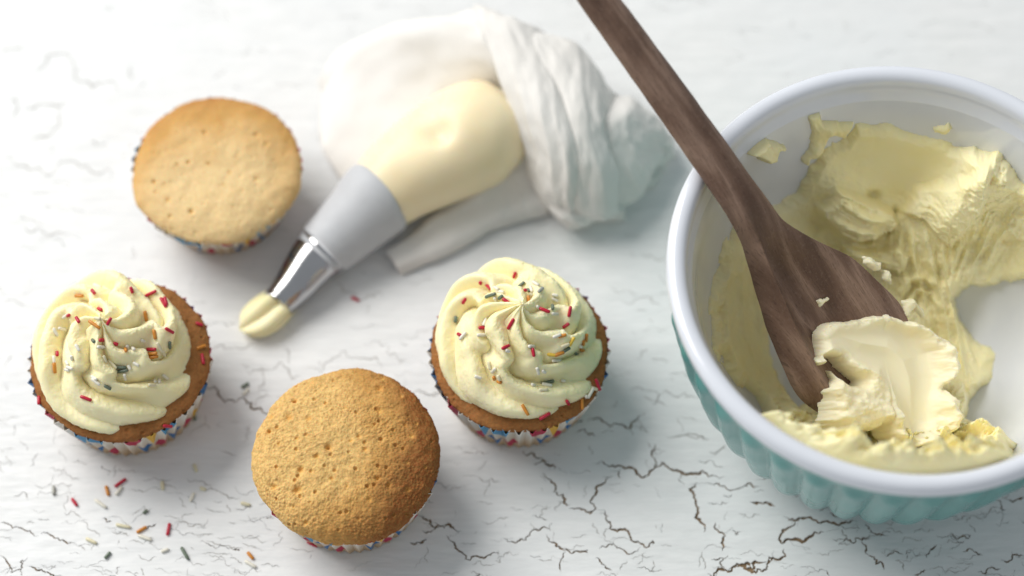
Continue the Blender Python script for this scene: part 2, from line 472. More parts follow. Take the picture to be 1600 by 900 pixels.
def build_table():
    verts, edges, faces, deep = [], [], [], []
    R = random.Random(11)

    def add(poly):
        i0 = len(verts); verts.extend(Vector((p[0] * 100, p[1] * 100)) for p in poly)
        return list(range(i0, i0 + len(poly)))

    ext = 0.75
    faces.append(add([(-ext, -ext), (ext, -ext), (ext, ext), (-ext, ext)])); deep.append(-1)
    px = 1 / 3778.0

    def crack(pts, hw, dp, rough=0.20):
        P = [np.array(p, float) for p in pts]
        lv = 0
        while True:                                  # fractal midpoint roughening
            L = max(np.linalg.norm(P[i + 1] - P[i]) for i in range(len(P) - 1))
            if L < 0.0011 or lv > 7: break
            Q = [P[0]]
            for i in range(len(P) - 1):
                d = P[i + 1] - P[i]; n = np.array([-d[1], d[0]])
                if np.linalg.norm(d) > 0.0009: Q.append((P[i] + P[i + 1]) / 2 + n * R.gauss(0, rough))
                Q.append(P[i + 1])
            P = Q; lv += 1
        n = len(P)
        if n < 3: return
        left, right = [], []
        for i in range(n):
            t = P[min(i + 1, n - 1)] - P[max(i - 1, 0)]; t = t / (np.linalg.norm(t) + 1e-9); nn = np.array([-t[1], t[0]])
            u = i / (n - 1); env = min(1, 0.12 + 3.2 * min(u, 1 - u)) * (0.75 + 0.25 * math.sin(u * 9 + R.random()))
            wl = hw * env * R.uniform(0.55, 1.35); wr = hw * env * R.uniform(0.55, 1.35)
            left.append(P[i] + nn * wl); right.append(P[i] - nn * wr)
        for i in range(n - 1):
            pass
        faces.append(add(right + left[::-1])); deep.append(1 if dp else 0)

    for pts, hw, dp in crack_lines():
        crack([U(x, y, 0)[:2] for x, y in pts], hw * px * (1.35 if dp else 1.15), dp)
    # small cracks between the large ones: along the grain mostly
    k = 0
    while k < 980:
        x, y = R.uniform(-60, 1720), R.uniform(-40, 960)
        dens = 0.30 + 0.36 * max(0, (y - 300) / 600) + (0.9 if (x > 1230 and y > 770) else 0) + (0.25 if (x < 420 and y > 640) else 0)
        if y < 420: dens *= 0.7
        if R.random() > dens: continue
        k += 1
        a = math.radians(R.gauss(-6 if x < 500 else 0, 11)) if R.random() < 0.66 else math.radians(R.uniform(40, 140))
        ln = R.uniform(0.0015, 0.0065) * (1.0 if abs(math.sin(a)) < 0.5 else 0.6)
        c = U(x, y, 0)[:2]; d = np.array([math.cos(a), math.sin(a)]) * ln
        j = np.array([-d[1], d[0]]) * R.uniform(-0.35, 0.35)
        crack([c - d, c - d * 0.2 + j, c + d * 0.35 - j * 0.3, c + d], px * R.uniform(0.3, 0.95), R.random() < (0.5 if x > 1100 and y > 700 else 0.2))
    ov, oe, of, _, _, ofo = delaunay_2d_cdt(verts, [], faces, 1, 1e-6)
    V = np.array([(v[0] / 100, v[1] / 100) for v in ov])
    paint, fd, fs = [], [], []
    for f, ids in zip(of, ofo):
        c = [i for i in ids if i != 0]
        if not c: paint.append(list(f))
        elif any(deep[i] for i in c): fd.append(list(f))
        else: fs.append(list(f))
    # paint sheet with walls going down into the cracks
    cnt = {}
    for f in paint:
        for i in range(len(f)):
            a, b = f[i], f[(i + 1) % len(f)]; cnt[(a, b)] = 1
    vz = [(x, y, 0.0) for x, y in V]
    low = {}

    def lo(i):
        if i not in low: low[i] = len(vz); vz.append((V[i][0], V[i][1], -0.0012))
        return low[i]
    walls = []
    for (a, b) in cnt:
        if (b, a) not in cnt and max(abs(V[a]).max(), abs(V[b]).max()) < ext - 1e-4: walls.append([b, a, lo(a), lo(b)])
    top = bpy.data.objects.new('table', None)
    base_v = [(-ext, -ext, -.03), (ext, -ext, -.03), (ext, ext, -.03), (-ext, ext, -.03), (-ext, -ext, -.0008), (ext, -ext, -.0008), (ext, ext, -.0008), (-ext, ext, -.0008)]
    base = link('table', pydata(base_v, [[3, 2, 1, 0], [4, 5, 6, 7], [0, 1, 5, 4], [1, 2, 6, 5], [2, 3, 7, 6], [3, 0, 4, 7]]), m_wood_floor(), None, False)
    base['kind'] = 'structure'
    bpy.data.objects.remove(top)
    link('paint_layer', pydata(vz, paint + walls), m_paint(), base, False)

    def floor(name, fl, zz, mat):
        used = sorted({i for f in fl for i in f}); mp = {i: k for k, i in enumerate(used)}
        link(name, pydata([(V[i][0], V[i][1], zz) for i in used], [[mp[i] for i in f] for f in fl]), mat, base, False)
    floor('undercoat', fs, -0.00022, m_undercoat())
    return base


build_table()


# ================================================================== BOWL
RIMZ = 0.105
_P = np.array([unp for unp in [U(x, y, RIMZ)[:2] for x, y in
      [(1041, 380), (1055.5, 322), (1082, 255.5), (1120, 206.7), (1191, 153), (1266.7, 117.8), (1355.5, 97.8), (1400, 95.6), (1489, 109), (1533, 124), (1600, 151),
       (1041.7, 428), (1078, 544), (1111, 605.6), (1167, 667), (1233, 711), (1311, 744), (1389, 761), (1472, 764), (1556, 753), (1600, 742)]]])
_sol = np.linalg.lstsq(np.c_[2 * _P, np.ones(len(_P))], (_P ** 2).sum(1), rcond=None)[0]
BX, BY = _sol[:2]; BR = math.sqrt(_sol[2] + BX * BX + BY * BY)
INNER = np.array([(0.0, .0095), (.020, .0097), (.034, .0115), (.046, .017), (.056, .027), (.0635, .040), (.0695, .056), (.0735, .073), (.0755, .086), (.0770, .0935)])


def inner_profile(n): return catmull(np.c_[INNER, np.zeros(len(INNER))], n)[:, :2]


def build_bowl():
    t = empty('mixing_bowl', (BX, BY, 0), 'turquoise ribbed mixing bowl with white rim and white inside, holding buttercream', 'bowl')
    nt = 480
    th = np.linspace(0, 2 * math.pi, nt, endpoint=False)
    white = m_plain('white_glaze', (0.73, 0.76, 0.82), 0.12, 0.5, coat=0.5, var=0.015, vs=60, bump=0.02)
    # white inside and rolled rim
    ins = inner_profile(40)
    rim = np.array([(.0772, .0945), (.0790, .0968), (.0795, .1000), (.0801, .1030), (.0815, .1046), (.0836, .1050), (.0857, .1046), (BR - .0003, .1030), (BR, .1008), (BR - .0003, .0990), (BR - .0012, .0980), (BR - .0030, .0978)])
    prof = np.vstack([ins, rim])
    P = np.stack([prof[None, :, 0] * np.cos(th)[:, None], prof[None, :, 0] * np.sin(th)[:, None], np.repeat(prof[None, :, 1], nt, 0)], -1)
    link('inside_and_rim', grid(P, cu=True), white, t)
    # turquoise fluted outside
    turq = NT('turquoise_glaze'); v = turq.coord('Object'); f = turq.noise(v, 25, 3)
    turq.l(turq.ramp(f, [(0.3, (0.075, 0.275, 0.258)), (0.7, (0.100, 0.325, 0.305))]), turq.b.inputs['Base Color'])
    turq.set(Roughness=0.22, Coat_Weight=0.1, Coat_Roughness=0.08); turq.b.inputs['Specular IOR Level'].default_value = 0.4; turq.bump(turq.noise(v, 70, 2), 0.03, 0.002)
    o = np.array([(BR - .0022, .0979), (BR - .0020, .0965), (BR - .0026, .092), (BR - .0034, .085), (.0818, .075), (.0800, .065), (.0775, .055), (.0732, .040), (.0668, .026), (.0590, .013), (.0525, .004), (.0490, .0008), (.0460, .0), (.043, .0022), (.03, .003), (0.0, .003)])
    pr = catmull(np.c_[o, np.zeros(len(o))], 90)[:, :2]
    nf = 38
    zz = pr[:, 1]
    amp = 0.0036 * sstep(.0945, .084, zz) * sstep(.0, .006, zz) * (pr[:, 0] > .0465)
    fl = np.abs(np.cos(th * nf / 2 + 0.4)) ** 0.8                     # convex flutes, sharp grooves
    nt2 = 760; th2 = np.linspace(0, 2 * math.pi, nt2, endpoint=False)
    fl = (np.abs(np.cos(th2 * nf / 2 + 0.4)) + 0.02) ** 0.75 - 0.55
    rr = pr[None, :, 0] + amp[None, :] * fl[:, None]
    P = np.stack([rr * np.cos(th2)[:, None], rr * np.sin(th2)[:, None], np.repeat(zz[None], nt2, 0)], -1)
    link('fluted_outside', grid(P, cu=True, flip=True), turq.m, t)
    return t


build_bowl()


# ------------------------------------------------------------------ spoon frame (needed by cream)
SA = U(1100, 232, 0.1135); SB = U(1345, 597, 0.056)
SAX = (SB - SA) / np.linalg.norm(SB - SA)
_v = CAM - (SA + SB) / 2; _v = _v - SAX * (_v @ SAX); _v /= np.linalg.norm(_v)
_side = np.cross(_v, SAX)                     # points to the spoon's left or right in view
_rot = math.radians(30)
SN = None
for sgn in (1, -1):
    n_ = _v * math.cos(_rot) + _side * math.sin(_rot) * sgn
    if n_[0] == max(n_[0], (_v * math.cos(_rot) - _side * math.sin(_rot) * sgn)[0]): SN = n_
SW = np.cross(SN, SAX)                        # across
if SW[0] < 0: SW = -SW                        # +across = right in view


def on_spoon(px, py, off=0.0):
    d = ray(px, py); o = SA + SN * off
    P = CAM + d * (((o - CAM) @ SN) / (d @ SN))
    return (P - SA) @ SAX, (P - SA) @ SW      # along, across


def spoon_pt(a, b, h): return SA + SAX * np.asarray(a)[..., None] + SW * np.asarray(b)[..., None] + SN * np.asarray(h)[..., None]


LE = [(904, 0), (1000, 135.6), (1080, 251), (1133, 327), (1172, 385), (1189, 430), (1205, 480), (1215, 520), (1227, 551), (1251, 608), (1267, 636)]
RE = [(967, 0), (1013, 60), (1120, 206.7), (1178, 287), (1222, 344), (1267, 371), (1333, 401), (1379, 444), (1407.5, 472), (1431, 513), (1442, 560), (1430, 610)]


def build_spoon():
    t = empty('wooden_spoon', SA, 'dark wooden spoon resting across the bowl rim with its head in buttercream', 'spoon')
    L = np.array([on_spoon(*p) for p in LE]); Rr = np.array([on_spoon(*p) for p in RE])
    Rr = Rr[np.argsort(Rr[:, 0])]
    a0 = on_spoon(880, -80)[0]; aL = max(L[:, 0].max(), 0.0)
    aend = on_spoon(1375, 655)[0]
    n = 170; m = 84
    a = np.linspace(a0, aend, n)
    lb = np.interp(a, L[:, 0], L[:, 1]); rb = np.interp(a, Rr[:, 0], Rr[:, 1])
    # before first points: keep handle straight
    k = np.array([0.05, 0.2, 0.5, 0.2, 0.05])
    for _ in range(3):
        lb = np.convolve(np.pad(lb, 2, 'edge'), k, 'valid'); rb = np.convolve(np.pad(rb, 2, 'edge'), k, 'valid')
    # rounded tip
    tl = np.clip((a - (aend - 0.028)) / 0.028, 0, 1); sh = np.sqrt(np.maximum(1 - tl ** 2.2, 0.0))
    mid = (lb + rb) / 2
    lb = mid + (lb - mid) * sh; rb = mid + (rb - mid) * sh
    head = sstep(on_spoon(1140, 300)[0], on_spoon(1260, 430)[0], a)          # 0 handle, 1 head
    P = np.zeros((n, m, 3))
    for i in range(n):
        hw = max((rb[i] - lb[i]) / 2, 0.0004); c = (rb[i] + lb[i]) / 2; hd = head[i]
        ph = np.linspace(0, 2 * math.pi, m, endpoint=False)
        # round handle section
        hx, hz = hw * np.cos(ph), min(hw, 0.0068) * 0.92 * np.sin(ph)
        # head section: top dished face, bevelled left shoulder, rounded back
        u = np.cos(ph); top = np.sin(ph) >= 0
        cre = -0.62
        dish = -0.0090 * np.clip((u - cre) / 0.34, 0, 1) ** 0.8 * (1 - sstep(cre + 0.36, 1.0, u) * 0.92)
        zt = np.where(u > cre, dish, -0.0110 * np.clip((cre - u) / (1 + cre), 0, 1) ** 1.05)
        zb = -0.0150 * np.sqrt(np.maximum(1 - u ** 2, 0)) ** 0.9 - 0.0110 * np.clip((cre - u) / (1 + cre), 0, 1) - 0.0012 * (u > -0.99)
        bev = np.clip((cre - u) / (1 + cre), 0, 1)
        sx, sz = hw * u + 0.0110 * 0.52 * bev, np.where(top, zt, zb)
        x = hx * (1 - hd) + sx * hd; zz = hz * (1 - hd) + sz * hd
        P[i] = spoon_pt(np.full(m, a[i]), c + x, zz) - SA
    nrm = fbm(P * 60.0, 3)
    P += nrm[..., None] * SN * 0.0004
    me = grid(P, cv=True, uv=True)
    lv = np.zeros(len(me.loops), np.int32); me.loops.foreach_get('vertex_index', lv)
    co = P.reshape(-1, 3)[lv]; me.uv_layers[0].data.foreach_set('uv', np.stack([co @ SAX * 10, co @ SW * 10 + 0.15 * (co @ SN) * 10], -1).ravel())
    link('spoon_body', me, M_SPOON, t)
    # close the ends
    import bmesh
    bm = bmesh.new(); bm.from_mesh(me)
    bmesh.ops.holes_fill(bm, edges=[e for e in bm.edges if e.is_boundary], sides=0)
    bm.to_mesh(me); bm.free(); me.polygons.foreach_set('use_smooth', [True] * len(me.polygons))
    return t, me


SPOON, SPOON_ME = build_spoon()


# ================================================================== BUTTERCREAM IN THE BOWL
def build_cream():
    nt, ns = 960, 330
    th = np.linspace(0, 2 * math.pi, nt, endpoint=False)
    pr = inner_profile(400)
    seg = np.r_[0, np.cumsum(np.hypot(*np.diff(pr, axis=0).T))]; Ltot = seg[-1]
    s = np.linspace(0.0004, Ltot * 0.985, ns)
    r = np.interp(s, seg, pr[:, 0]); z = np.interp(s, seg, pr[:, 1])
    dr, dz = np.gradient(r), np.gradient(z); q = np.hypot(dr, dz); nr, nz = -dz / q, dr / q
    ct, st = np.cos(th)[:, None], np.sin(th)[:, None]
    B = np.stack([BX + r * ct, BY + r * st, np.repeat(z[None], nt, 0)], -1)
    N = np.stack([nr * ct, nr * st, np.repeat(nz[None], nt, 0)], -1)
    X, Y = PX(B)
    # covered area, traced on the bowl's inside
    main = [(1150, 345), (1122, 400), (1110, 470), (1114, 540), (1142, 592), (1172, 614), (1185, 640), (1200, 720), (1295, 780), (1400, 800), (1480, 796), (1560, 760), (1588, 696),
            (1545, 676), (1512, 662), (1516, 622), (1545, 600), (1560, 560), (1525, 530), (1498, 495), (1494, 468), (1512, 450), (1570, 438), (1640, 430), (1660, 330),
            (1600, 285), (1560, 238), (1500, 228), (1440, 212), (1415, 202), (1392, 193), (1335, 194), (1322, 215), (1290, 232), (1262, 262), (1245, 300), (1215, 318), (1185, 330)]
    gap = [(1196, 470), (1200, 530), (1206, 572), (1228, 618), (1243, 640), (1262, 628), (1260, 560), (1240, 500), (1220, 450)]
    warp = 7 * fbm(B * 130, 4)
    d1 = sdf_poly(X + warp, Y + 5 * fbm(B * 150 + 5, 3), main); d2 = sdf_poly(X + warp * 0.7, Y, gap)
    d = np.minimum(d1, -d2)                                            # px inside cover
    ctrl = [  # px, py, thickness mm, sigma px
        (1135, 480, 3.5, 45), (1150, 400, 2.5, 40), (1165, 580, 4.5, 40), (1200, 420, 4, 40), (1215, 640, 11, 35), (1260, 680, 19, 40), (1330, 700, 23, 40), (1400, 712, 24, 40),
        (1470, 708, 23, 40), (1540, 692, 15, 35), (1240, 300, 2.5, 35), (1270, 350, 6, 30), (1300, 310, 15, 28), (1330, 350, 17, 28), (1370, 370, 14, 30), (1350, 240, 2.8, 40),
        (1410, 240, 2.6, 40), (1460, 250, 2.6, 36), (1400, 300, 5, 30), (1440, 330, 17, 26), (1490, 310, 22, 28), (1540, 270, 24, 26), (1560, 250, 14, 22), (1530, 330, 19, 34), (1460, 390, 17, 36),
        (1400, 430, 15, 40), (1590, 340, 7, 40), (1560, 400, 7, 34), (1500, 420, 9, 34), (1470, 480, 10, 32), (1450, 560, 10, 30), (1490, 600, 11, 24), (1500, 540, 4.5, 26), (1540, 560, 1.6, 24),
        (1490, 650, 14, 26), (1440, 640, 14, 34), (1350, 600, 14, 45), (1300, 640, 14, 34), (1280, 560, 7, 40), (1300, 470, 9, 50), (1640, 400, 5, 40)]
    num = np.zeros(X.shape); den = np.full(X.shape, 1e-9)
    for cx, cy, tk, sg in ctrl:
        wg = np.exp(-((X - cx) ** 2 + (Y - cy) ** 2) / (2 * sg * sg)); num += wg * tk; den += wg
    T = num / den * 1e-3
    # stirring strokes run around the bowl; lumps and torn texture on top of them
    sw = np.stack([s[None] * 260 + 0 * ct, 2.6 * ct + 0 * s[None], 2.6 * st + 0 * s[None]], -1)
    streak = ridged(sw + 0.35 * fbm(B * 70, 2)[..., None], 3, 0.5)
    lump = fbm(B * 75, 4, 0.55); tear = ridged(B * 260, 4, 0.6); mid = ridged(B * 110 + 4, 3, 0.5)
    smooth_zone = np.exp(-(((X - 1405) / 75) ** 2 + ((Y - 250) / 45) ** 2) ** 1.5)
    rough = (1 - 0.92 * smooth_zone)

    def pline(pts):
        dd = np.full(X.shape, 1e9); tt = np.zeros(X.shape); ss = np.ones(X.shape); n_ = len(pts) - 1
        for i_ in range(n_):
            (ax, ay), (bx, by) = pts[i_], pts[i_ + 1]; ex, ey = bx - ax, by - ay
            t_ = np.clip(((X - ax) * ex + (Y - ay) * ey) / (ex * ex + ey * ey), 0, 1)
            q_ = np.hypot(X - ax - t_ * ex, Y - ay - t_ * ey); m_ = q_ < dd
            sg_ = np.sign(ex * (Y - ay) - ey * (X - ax))
            dd = np.where(m_, q_, dd); tt = np.where(m_, (i_ + t_) / n_, tt); ss = np.where(m_, sg_, ss)
        return dd, tt, ss
    wob = 4.0 * fbm(B * 160 + 2, 3)
    # torn chunks standing proud
    CH = [([(1554, 243), (1556, 255), (1548, 300), (1530, 330), (1485, 378), (1464, 360), (1437, 330), (1401, 324), (1437, 276), (1479, 270), (1506, 261), (1542, 243)], 9.5, 9),
          ([(1294, 280), (1317, 285), (1329, 291), (1353, 300), (1371, 306), (1392, 318), (1398, 336), (1386, 354), (1359, 360), (1329, 372), (1293, 357), (1269, 330), (1266, 312), (1290, 300)], 9.0, 8),
          ([(1300, 372), (1345, 380), (1395, 372), (1420, 395), (1400, 430), (1350, 410), (1310, 395)], 6.0, 8),
          ([(1595, 330), (1640, 330), (1640, 380), (1590, 372), (1578, 350)], 3.5, 8),
          ([(1478, 612), (1500, 600), (1514, 640), (1510, 670), (1480, 680), (1462, 650)], 5.0, 7)]
    for poly, hgt, ed in CH:
        T = T + hgt * 1e-3 * sstep(-1, ed, sdf_poly(X + wob, Y + wob * 0.7, poly))
    # folds pulled by the spoon: (crest line, half width px, height mm)
    FO = [([(1440, 335), (1452, 400), (1468, 470), (1480, 540), (1484, 610)], 9, 4.0), ([(1470, 360), (1478, 430), (1490, 500), (1500, 560), (1508, 600)], 7, 3.2),
          ([(1418, 340), (1425, 410), (1440, 480), (1452, 560)], 8, 3.0), ([(1500, 365), (1488, 420), (1486, 470)], 7, 3.0), ([(1530, 345), (1508, 400), (1494, 450)], 7, 3.2), ([(1560, 330), (1538, 380), (1506, 440)], 6, 2.8),
          ([(1596, 320), (1565, 370), (1535, 425)], 6, 2.4), ([(1400, 345), (1398, 400), (1410, 460)], 7, 2.4), ([(1395, 470), (1412, 435), (1440, 430), (1462, 455)], 6, 2.6), ([(1405, 490), (1425, 455), (1450, 460), (1466, 500)], 5, 2.2),
          ([(1300, 300), (1340, 322), (1385, 330)], 7, 2.6), ([(1280, 325), (1320, 345), (1370, 350)], 7, 2.6), ([(1290, 395), (1340, 395), (1390, 410)], 8, 3.0), ([(1500, 500), (1512, 545), (1530, 575)], 5, 1.2),
          ([(1205, 650), (1240, 664), (1290, 676), (1340, 684)], 9, 3.6), ([(1345, 690), (1400, 708), (1470, 706), (1520, 694), (1560, 688)], 10, 3.6), ([(1250, 692), (1300, 705), (1360, 716)], 8, 2.6), ([(1395, 722), (1450, 722), (1510, 712)], 7, 2.2),
          ([(1128, 400), (1122, 470), (1130, 540), (1150, 585)], 7, 1.6), ([(1150, 380), (1146, 450), (1152, 520), (1176, 590)], 8, 1.6), ([(1172, 400), (1174, 470), (1182, 540)], 7, 1.4)]
    near = np.full(X.shape, 1e9); fx = np.zeros(X.shape); fy = np.zeros(X.shape)
    for k_, (pts, hw, hg) in enumerate(FO):
        q_, t_, s_ = pline(pts)
        T = T + 1.45 * hg * 1e-3 * np.exp(-np.abs((q_ + wob * 0.4) / hw) ** 1.4) * sstep(0, .12, t_) * sstep(1, .8, t_)
        m_ = q_ < near; near = np.where(m_, q_, near); fx = np.where(m_, q_ * s_, fx); fy = np.where(m_, t_ * 1.6 + 11 * k_, fy)
    for cx, cy, sx, sy, dp in ((1380, 352, 8, 6, 7), (1340, 368, 16, 5, 5), (1268, 345, 14, 12, 5), (1362, 296, 12, 7, 4), (1520, 372, 8, 10, 4), (1575, 372, 10, 6, 3), (1397, 322, 6, 7, 4)):
        T = T - dp * 1e-3 * np.exp(-((X - cx) / sx) ** 2 - ((Y - cy) / sy) ** 2)
    T = np.maximum(T, 0.0008)
    VW = -CF
    Dn = 0.55 * N + 0.8 * VW; Dn /= np.linalg.norm(Dn, axis=-1)[..., None]
    thin = sstep(0.003, 0.007, T)[..., None]; Dn = Dn * thin + N * (1 - thin); Dn /= np.linalg.norm(Dn, axis=-1)[..., None]
    P0 = B + Dn * T[..., None]
    stroke = perlin(np.stack([fx / 5.5, fy, 0 * fx], -1)) + 0.5 * perlin(np.stack([fx / 2.4, fy * 1.4, 0 * fx + 5], -1))
    amp = np.clip(T / 0.010, 0.34, 1.3)
    T = T + rough * amp * (0.0008 * stroke * np.exp(-(near / 40) ** 2) + 0.0016 * fbm(P0 * 60, 2) + 0.0011 * fbm(P0 * 150 + 3, 3) + 0.00028 * ridged(P0 * 420, 3))
    thv = np.arctan2(st, ct) + 0 * s[None]
    fz = sstep(655, 690, Y)
    T = T * (1 + fz * (0.42 * fbm(np.stack([thv * 5, s[None] * 40 + 0 * thv, 0 * thv + 2], -1), 3) + 0.30 * fbm(P0 * 85 + 8, 3) + 0.07 * ridged(P0 * 190, 3)))
    rag = 0.5 + 0.5 * perlin(np.stack([4 * ct + 0 * s[None], 4 * st + 0 * s[None], 0 * ct + 0 * s[None]], -1))
    wt = (0.004 + 0.004 * rag) * (1 - fz) + 0.022 * fz
    xt = np.clip((Ltot * 0.985 - s[None] + 0 * ct) / wt, 0, 1)
    T = np.maximum(T, 0.0006) * np.sqrt(1 - (1 - xt) ** 2) ** (1 + 0.3 * fz)
    T = T + fz * sstep(0, .3, xt) * (0.0022 * fbm(P0 * 95 + 1, 3) + 0.0022 * perlin(np.stack([thv * 9, s[None] * 150 + 0 * thv, 0 * thv], -1)) + 0.0004 * ridged(P0 * 420, 2))
    edge = sstep(-1.0, 11.0, d)
    T = T * (edge ** 0.6) - 0.0012 * (d < -1)
    T = np.where(d < -3, -0.0015, T)
    P = B + Dn * T[..., None]
    keep = T > -0.0002
    me = grid(P, cu=True, keep=keep)
    o = link('buttercream', me, M_CREAM)
    tag(o, 'pale yellow buttercream stirred and smeared around inside the turquoise bowl', 'buttercream')
    return o


build_cream()


def blob_sheet(poly_px, base_fn, thick, name, label, cat, mat, res=0.0006, edge_px=6, rough=0.25, seed=0.0, parent=None, hole=None, extra=None, sc=1):
    """a lump of cream over a traced patch of a surface; base_fn(px,py)->(point, normal)"""
    poly = np.array(poly_px, float); x0, y0 = poly.min(0) - 4; x1, y1 = poly.max(0) + 4
    step = res * 4000 * sc
    xs, ys = np.arange(x0, x1, step), np.arange(y0, y1, step)
    X, Y = np.meshgrid(xs, ys, indexing='ij')
    B, N = base_fn(X, Y)
    wr = 3.0 * fbm(np.stack([X / 14, Y / 14, 0 * X + seed], -1), 4)
    d = sdf_poly(X + wr, Y + 3.0 * fbm(np.stack([X / 14, Y / 14, 0 * X + seed + 9], -1), 4), poly_px)
    if hole is not None: d = np.minimum(d, -sdf_poly(X + wr, Y, hole))
    T = thick * np.clip(d / edge_px, 0, 1) ** 0.5 * (1 + rough * fbm(np.stack([X / 30, Y / 30, 0 * X + seed], -1), 4)) - 0.0008 * (d <= 0)
    if extra is not None: T = extra(X, Y, d, T)
    P = B + N * T[..., None]
    keep = d > 0
    me = grid(P, keep=keep, flip=True)
    if parent is not None:
        o = link(name, me, mat, parent); me.transform(Matrix.Translation(-Vector(parent.location))); return o
    o = link(name, me, mat); tag(o, label, cat); return o


# cream on the spoon
def spoon_base(X, Y):
    d = CF + CR * ((X - 800) / FPX)[..., None] - CU * ((Y - 450) / FPX)[..., None]
    o = SA + SN * -0.0078
    P = CAM + d * ((((o - CAM) @ SN)) / (d @ SN))[..., None]
    return P, np.broadcast_to(SN, P.shape)


def zc(pts, ox=1180, oy=380, sc=2.8125): return [(ox + x / sc, oy + y / sc) for x, y in pts]


DOL = zc([(250, 440), (260, 390), (300, 350), (400, 345), (500, 312), (540, 322), (600, 340), (660, 360), (740, 420), (790, 480), (800, 550), (760, 620), (735, 645), (790, 690), (800, 770), (760, 850),
          (690, 900), (600, 910), (540, 860), (500, 800), (460, 830), (330, 830), (270, 780), (290, 740), (260, 640), (300, 600), (290, 545), (230, 550), (215, 510), (245, 500)])
HOLE = zc([(265, 500), (330, 505), (345, 540), (420, 600), (420, 628), (370, 628), (320, 592), (300, 560), (255, 560), (240, 548), (280, 535)])


def dol_extra(X, Y, d, T):
    zx, zy = (X - 1180) * 2.8125, (Y - 380) * 2.8125
    # smooth scraped face on the left and centre, thick torn lip on the right
    face = sdf_poly(zx, zy, [(250, 440), (260, 390), (300, 350), (400, 345), (560, 345), (640, 400), (700, 480), (710, 600), (690, 700), (680, 800), (600, 890), (545, 800), (500, 640), (470, 570), (360, 530), (330, 495)])
    f = sstep(-25, 25, face)
    n = fbm(np.stack([X / 30, Y / 30, 0 * X], -1), 4, 0.45); rd = ridged(np.stack([X / 40, Y / 34, 0 * X + 3], -1), 3, 0.4)
    lip = 0.007 * np.exp(-((face + 45) / 45) ** 2) * (zx > 520) * (1 + 0.35 * n)
    base = 0.0086 + 0.0040 * sstep(400, 700, zy) + 0.0020 * sstep(480, 760, zx) - 0.0022 * np.exp(-((face - 60) / 55) ** 2) * f
    e = np.sqrt(1 - (1 - np.clip(d / 15, 0, 1)) ** 2)
    out = (base + (1 - f) * (0.0018 * n + 0.0010 * rd) + lip) * e
    return np.where(d <= 0, -0.0008, out)


dol = blob_sheet(DOL, spoon_base, 0.006, 'cream_dollop', 'smooth dollop of buttercream clinging to the head of the wooden spoon', 'buttercream', M_DOLLOP, res=0.0003, hole=HOLE, extra=dol_extra)
CRUMBS = [(zc([(430, 62), (470, 75), (505, 95), (500, 130), (470, 125), (440, 100)]), .0025), (zc([(505, 125), (540, 130), (555, 180), (525, 168)]), .002),
          (zc([(600, 255), (640, 250), (700, 320), (690, 335), (645, 290), (620, 330), (606, 300)]), .0025), (zc([(528, 255), (548, 262), (545, 290), (528, 285)]), .0012),
          (zc([(258, 262), (298, 240), (303, 250), (268, 278)]), .0012)]
for k, (pl, tk) in enumerate(CRUMBS):
    ob = blob_sheet(pl, lambda X, Y: (spoon_base(X, Y)[0] + SN * (0.0070 if k < 3 else 0.003), spoon_base(X, Y)[1]), tk, 'cream_crumb', None, None, M_DOLLOP, res=0.0003, edge_px=8, rough=0.5, seed=k, parent=SPOON)


# dabs on the inside wall of the bowl
def wall_base(X, Y):
    """points of the bowl's inside seen at these pixels (solved on the profile)"""
    d = CF + CR * ((X - 800) / FPX)[..., None] - CU * ((Y - 450) / FPX)[..., None]
    t = (0.06 - CAM[2]) / d[..., 2]
    zprof, rprof = INNER[:, 1], INNER[:, 0]
    lo_, hi_ = (0.0930 - CAM[2]) / d[..., 2], (0.0100 - CAM[2]) / d[..., 2]
    for _ in range(36):
        t = (lo_ + hi_) / 2; P = CAM + d * t[..., None]
        ins = np.hypot(P[..., 0] - BX, P[..., 1] - BY) < np.interp(P[..., 2], zprof, rprof)
        lo_ = np.where(ins, t, lo_); hi_ = np.where(ins, hi_, t)
    P = CAM + d * t[..., None]
    rr = np.hypot(P[..., 0] - BX, P[..., 1] - BY) + 1e-9
    dz = 0.0015; slope = (np.interp(P[..., 2] + dz, zprof, rprof) - np.interp(P[..., 2] - dz, zprof, rprof)) / (2 * dz)
    N = np.stack([-(P[..., 0] - BX) / rr, -(P[..., 1] - BY) / rr, slope], -1); N /= np.linalg.norm(N, axis=-1)[..., None]
    return P, N


def zb(pts): return [(1000 + x / 2.25, 60 + y / 2.25) for x, y in pts]


DABS = [
    (zb([(372, 285), (410, 292), (420, 325), (450, 350), (505, 375), (475, 395), (470, 425), (430, 425), (375, 400), (358, 375), (365, 340)]), .0045, 'thick dab of buttercream stuck high on the bowl wall beside the spoon handle'),
    (zb([(430, 290), (500, 290), (525, 255), (575, 238), (620, 250), (640, 285), (660, 290), (750, 290), (725, 345), (670, 335), (650, 360), (640, 395), (600, 420), (580, 445), (565, 430), (580, 400), (600, 370), (605, 320), (590, 270), (550, 262), (510, 280), (470, 302)]), .0028, 'branching smear of buttercream high on the back wall of the bowl'),
    (zb([(1030, 310), (1085, 298), (1102, 310), (1080, 328), (1035, 330)]), .0016, 'small isolated fleck of buttercream high on the back wall of the bowl')]
for k, (pl, tk, lab) in enumerate(DABS):
    blob_sheet(pl, wall_base, tk, 'cream_smear', lab, 'buttercream', M_CREAM, res=0.0004, edge_px=6, rough=0.5, seed=3.0 * k)


# ================================================================== CUPCAKES
def attr(me, name, vals):
    a = me.attributes.new(name, 'FLOAT', 'POINT'); a.data.foreach_set('value', np.asarray(vals, dtype=np.float32).ravel())


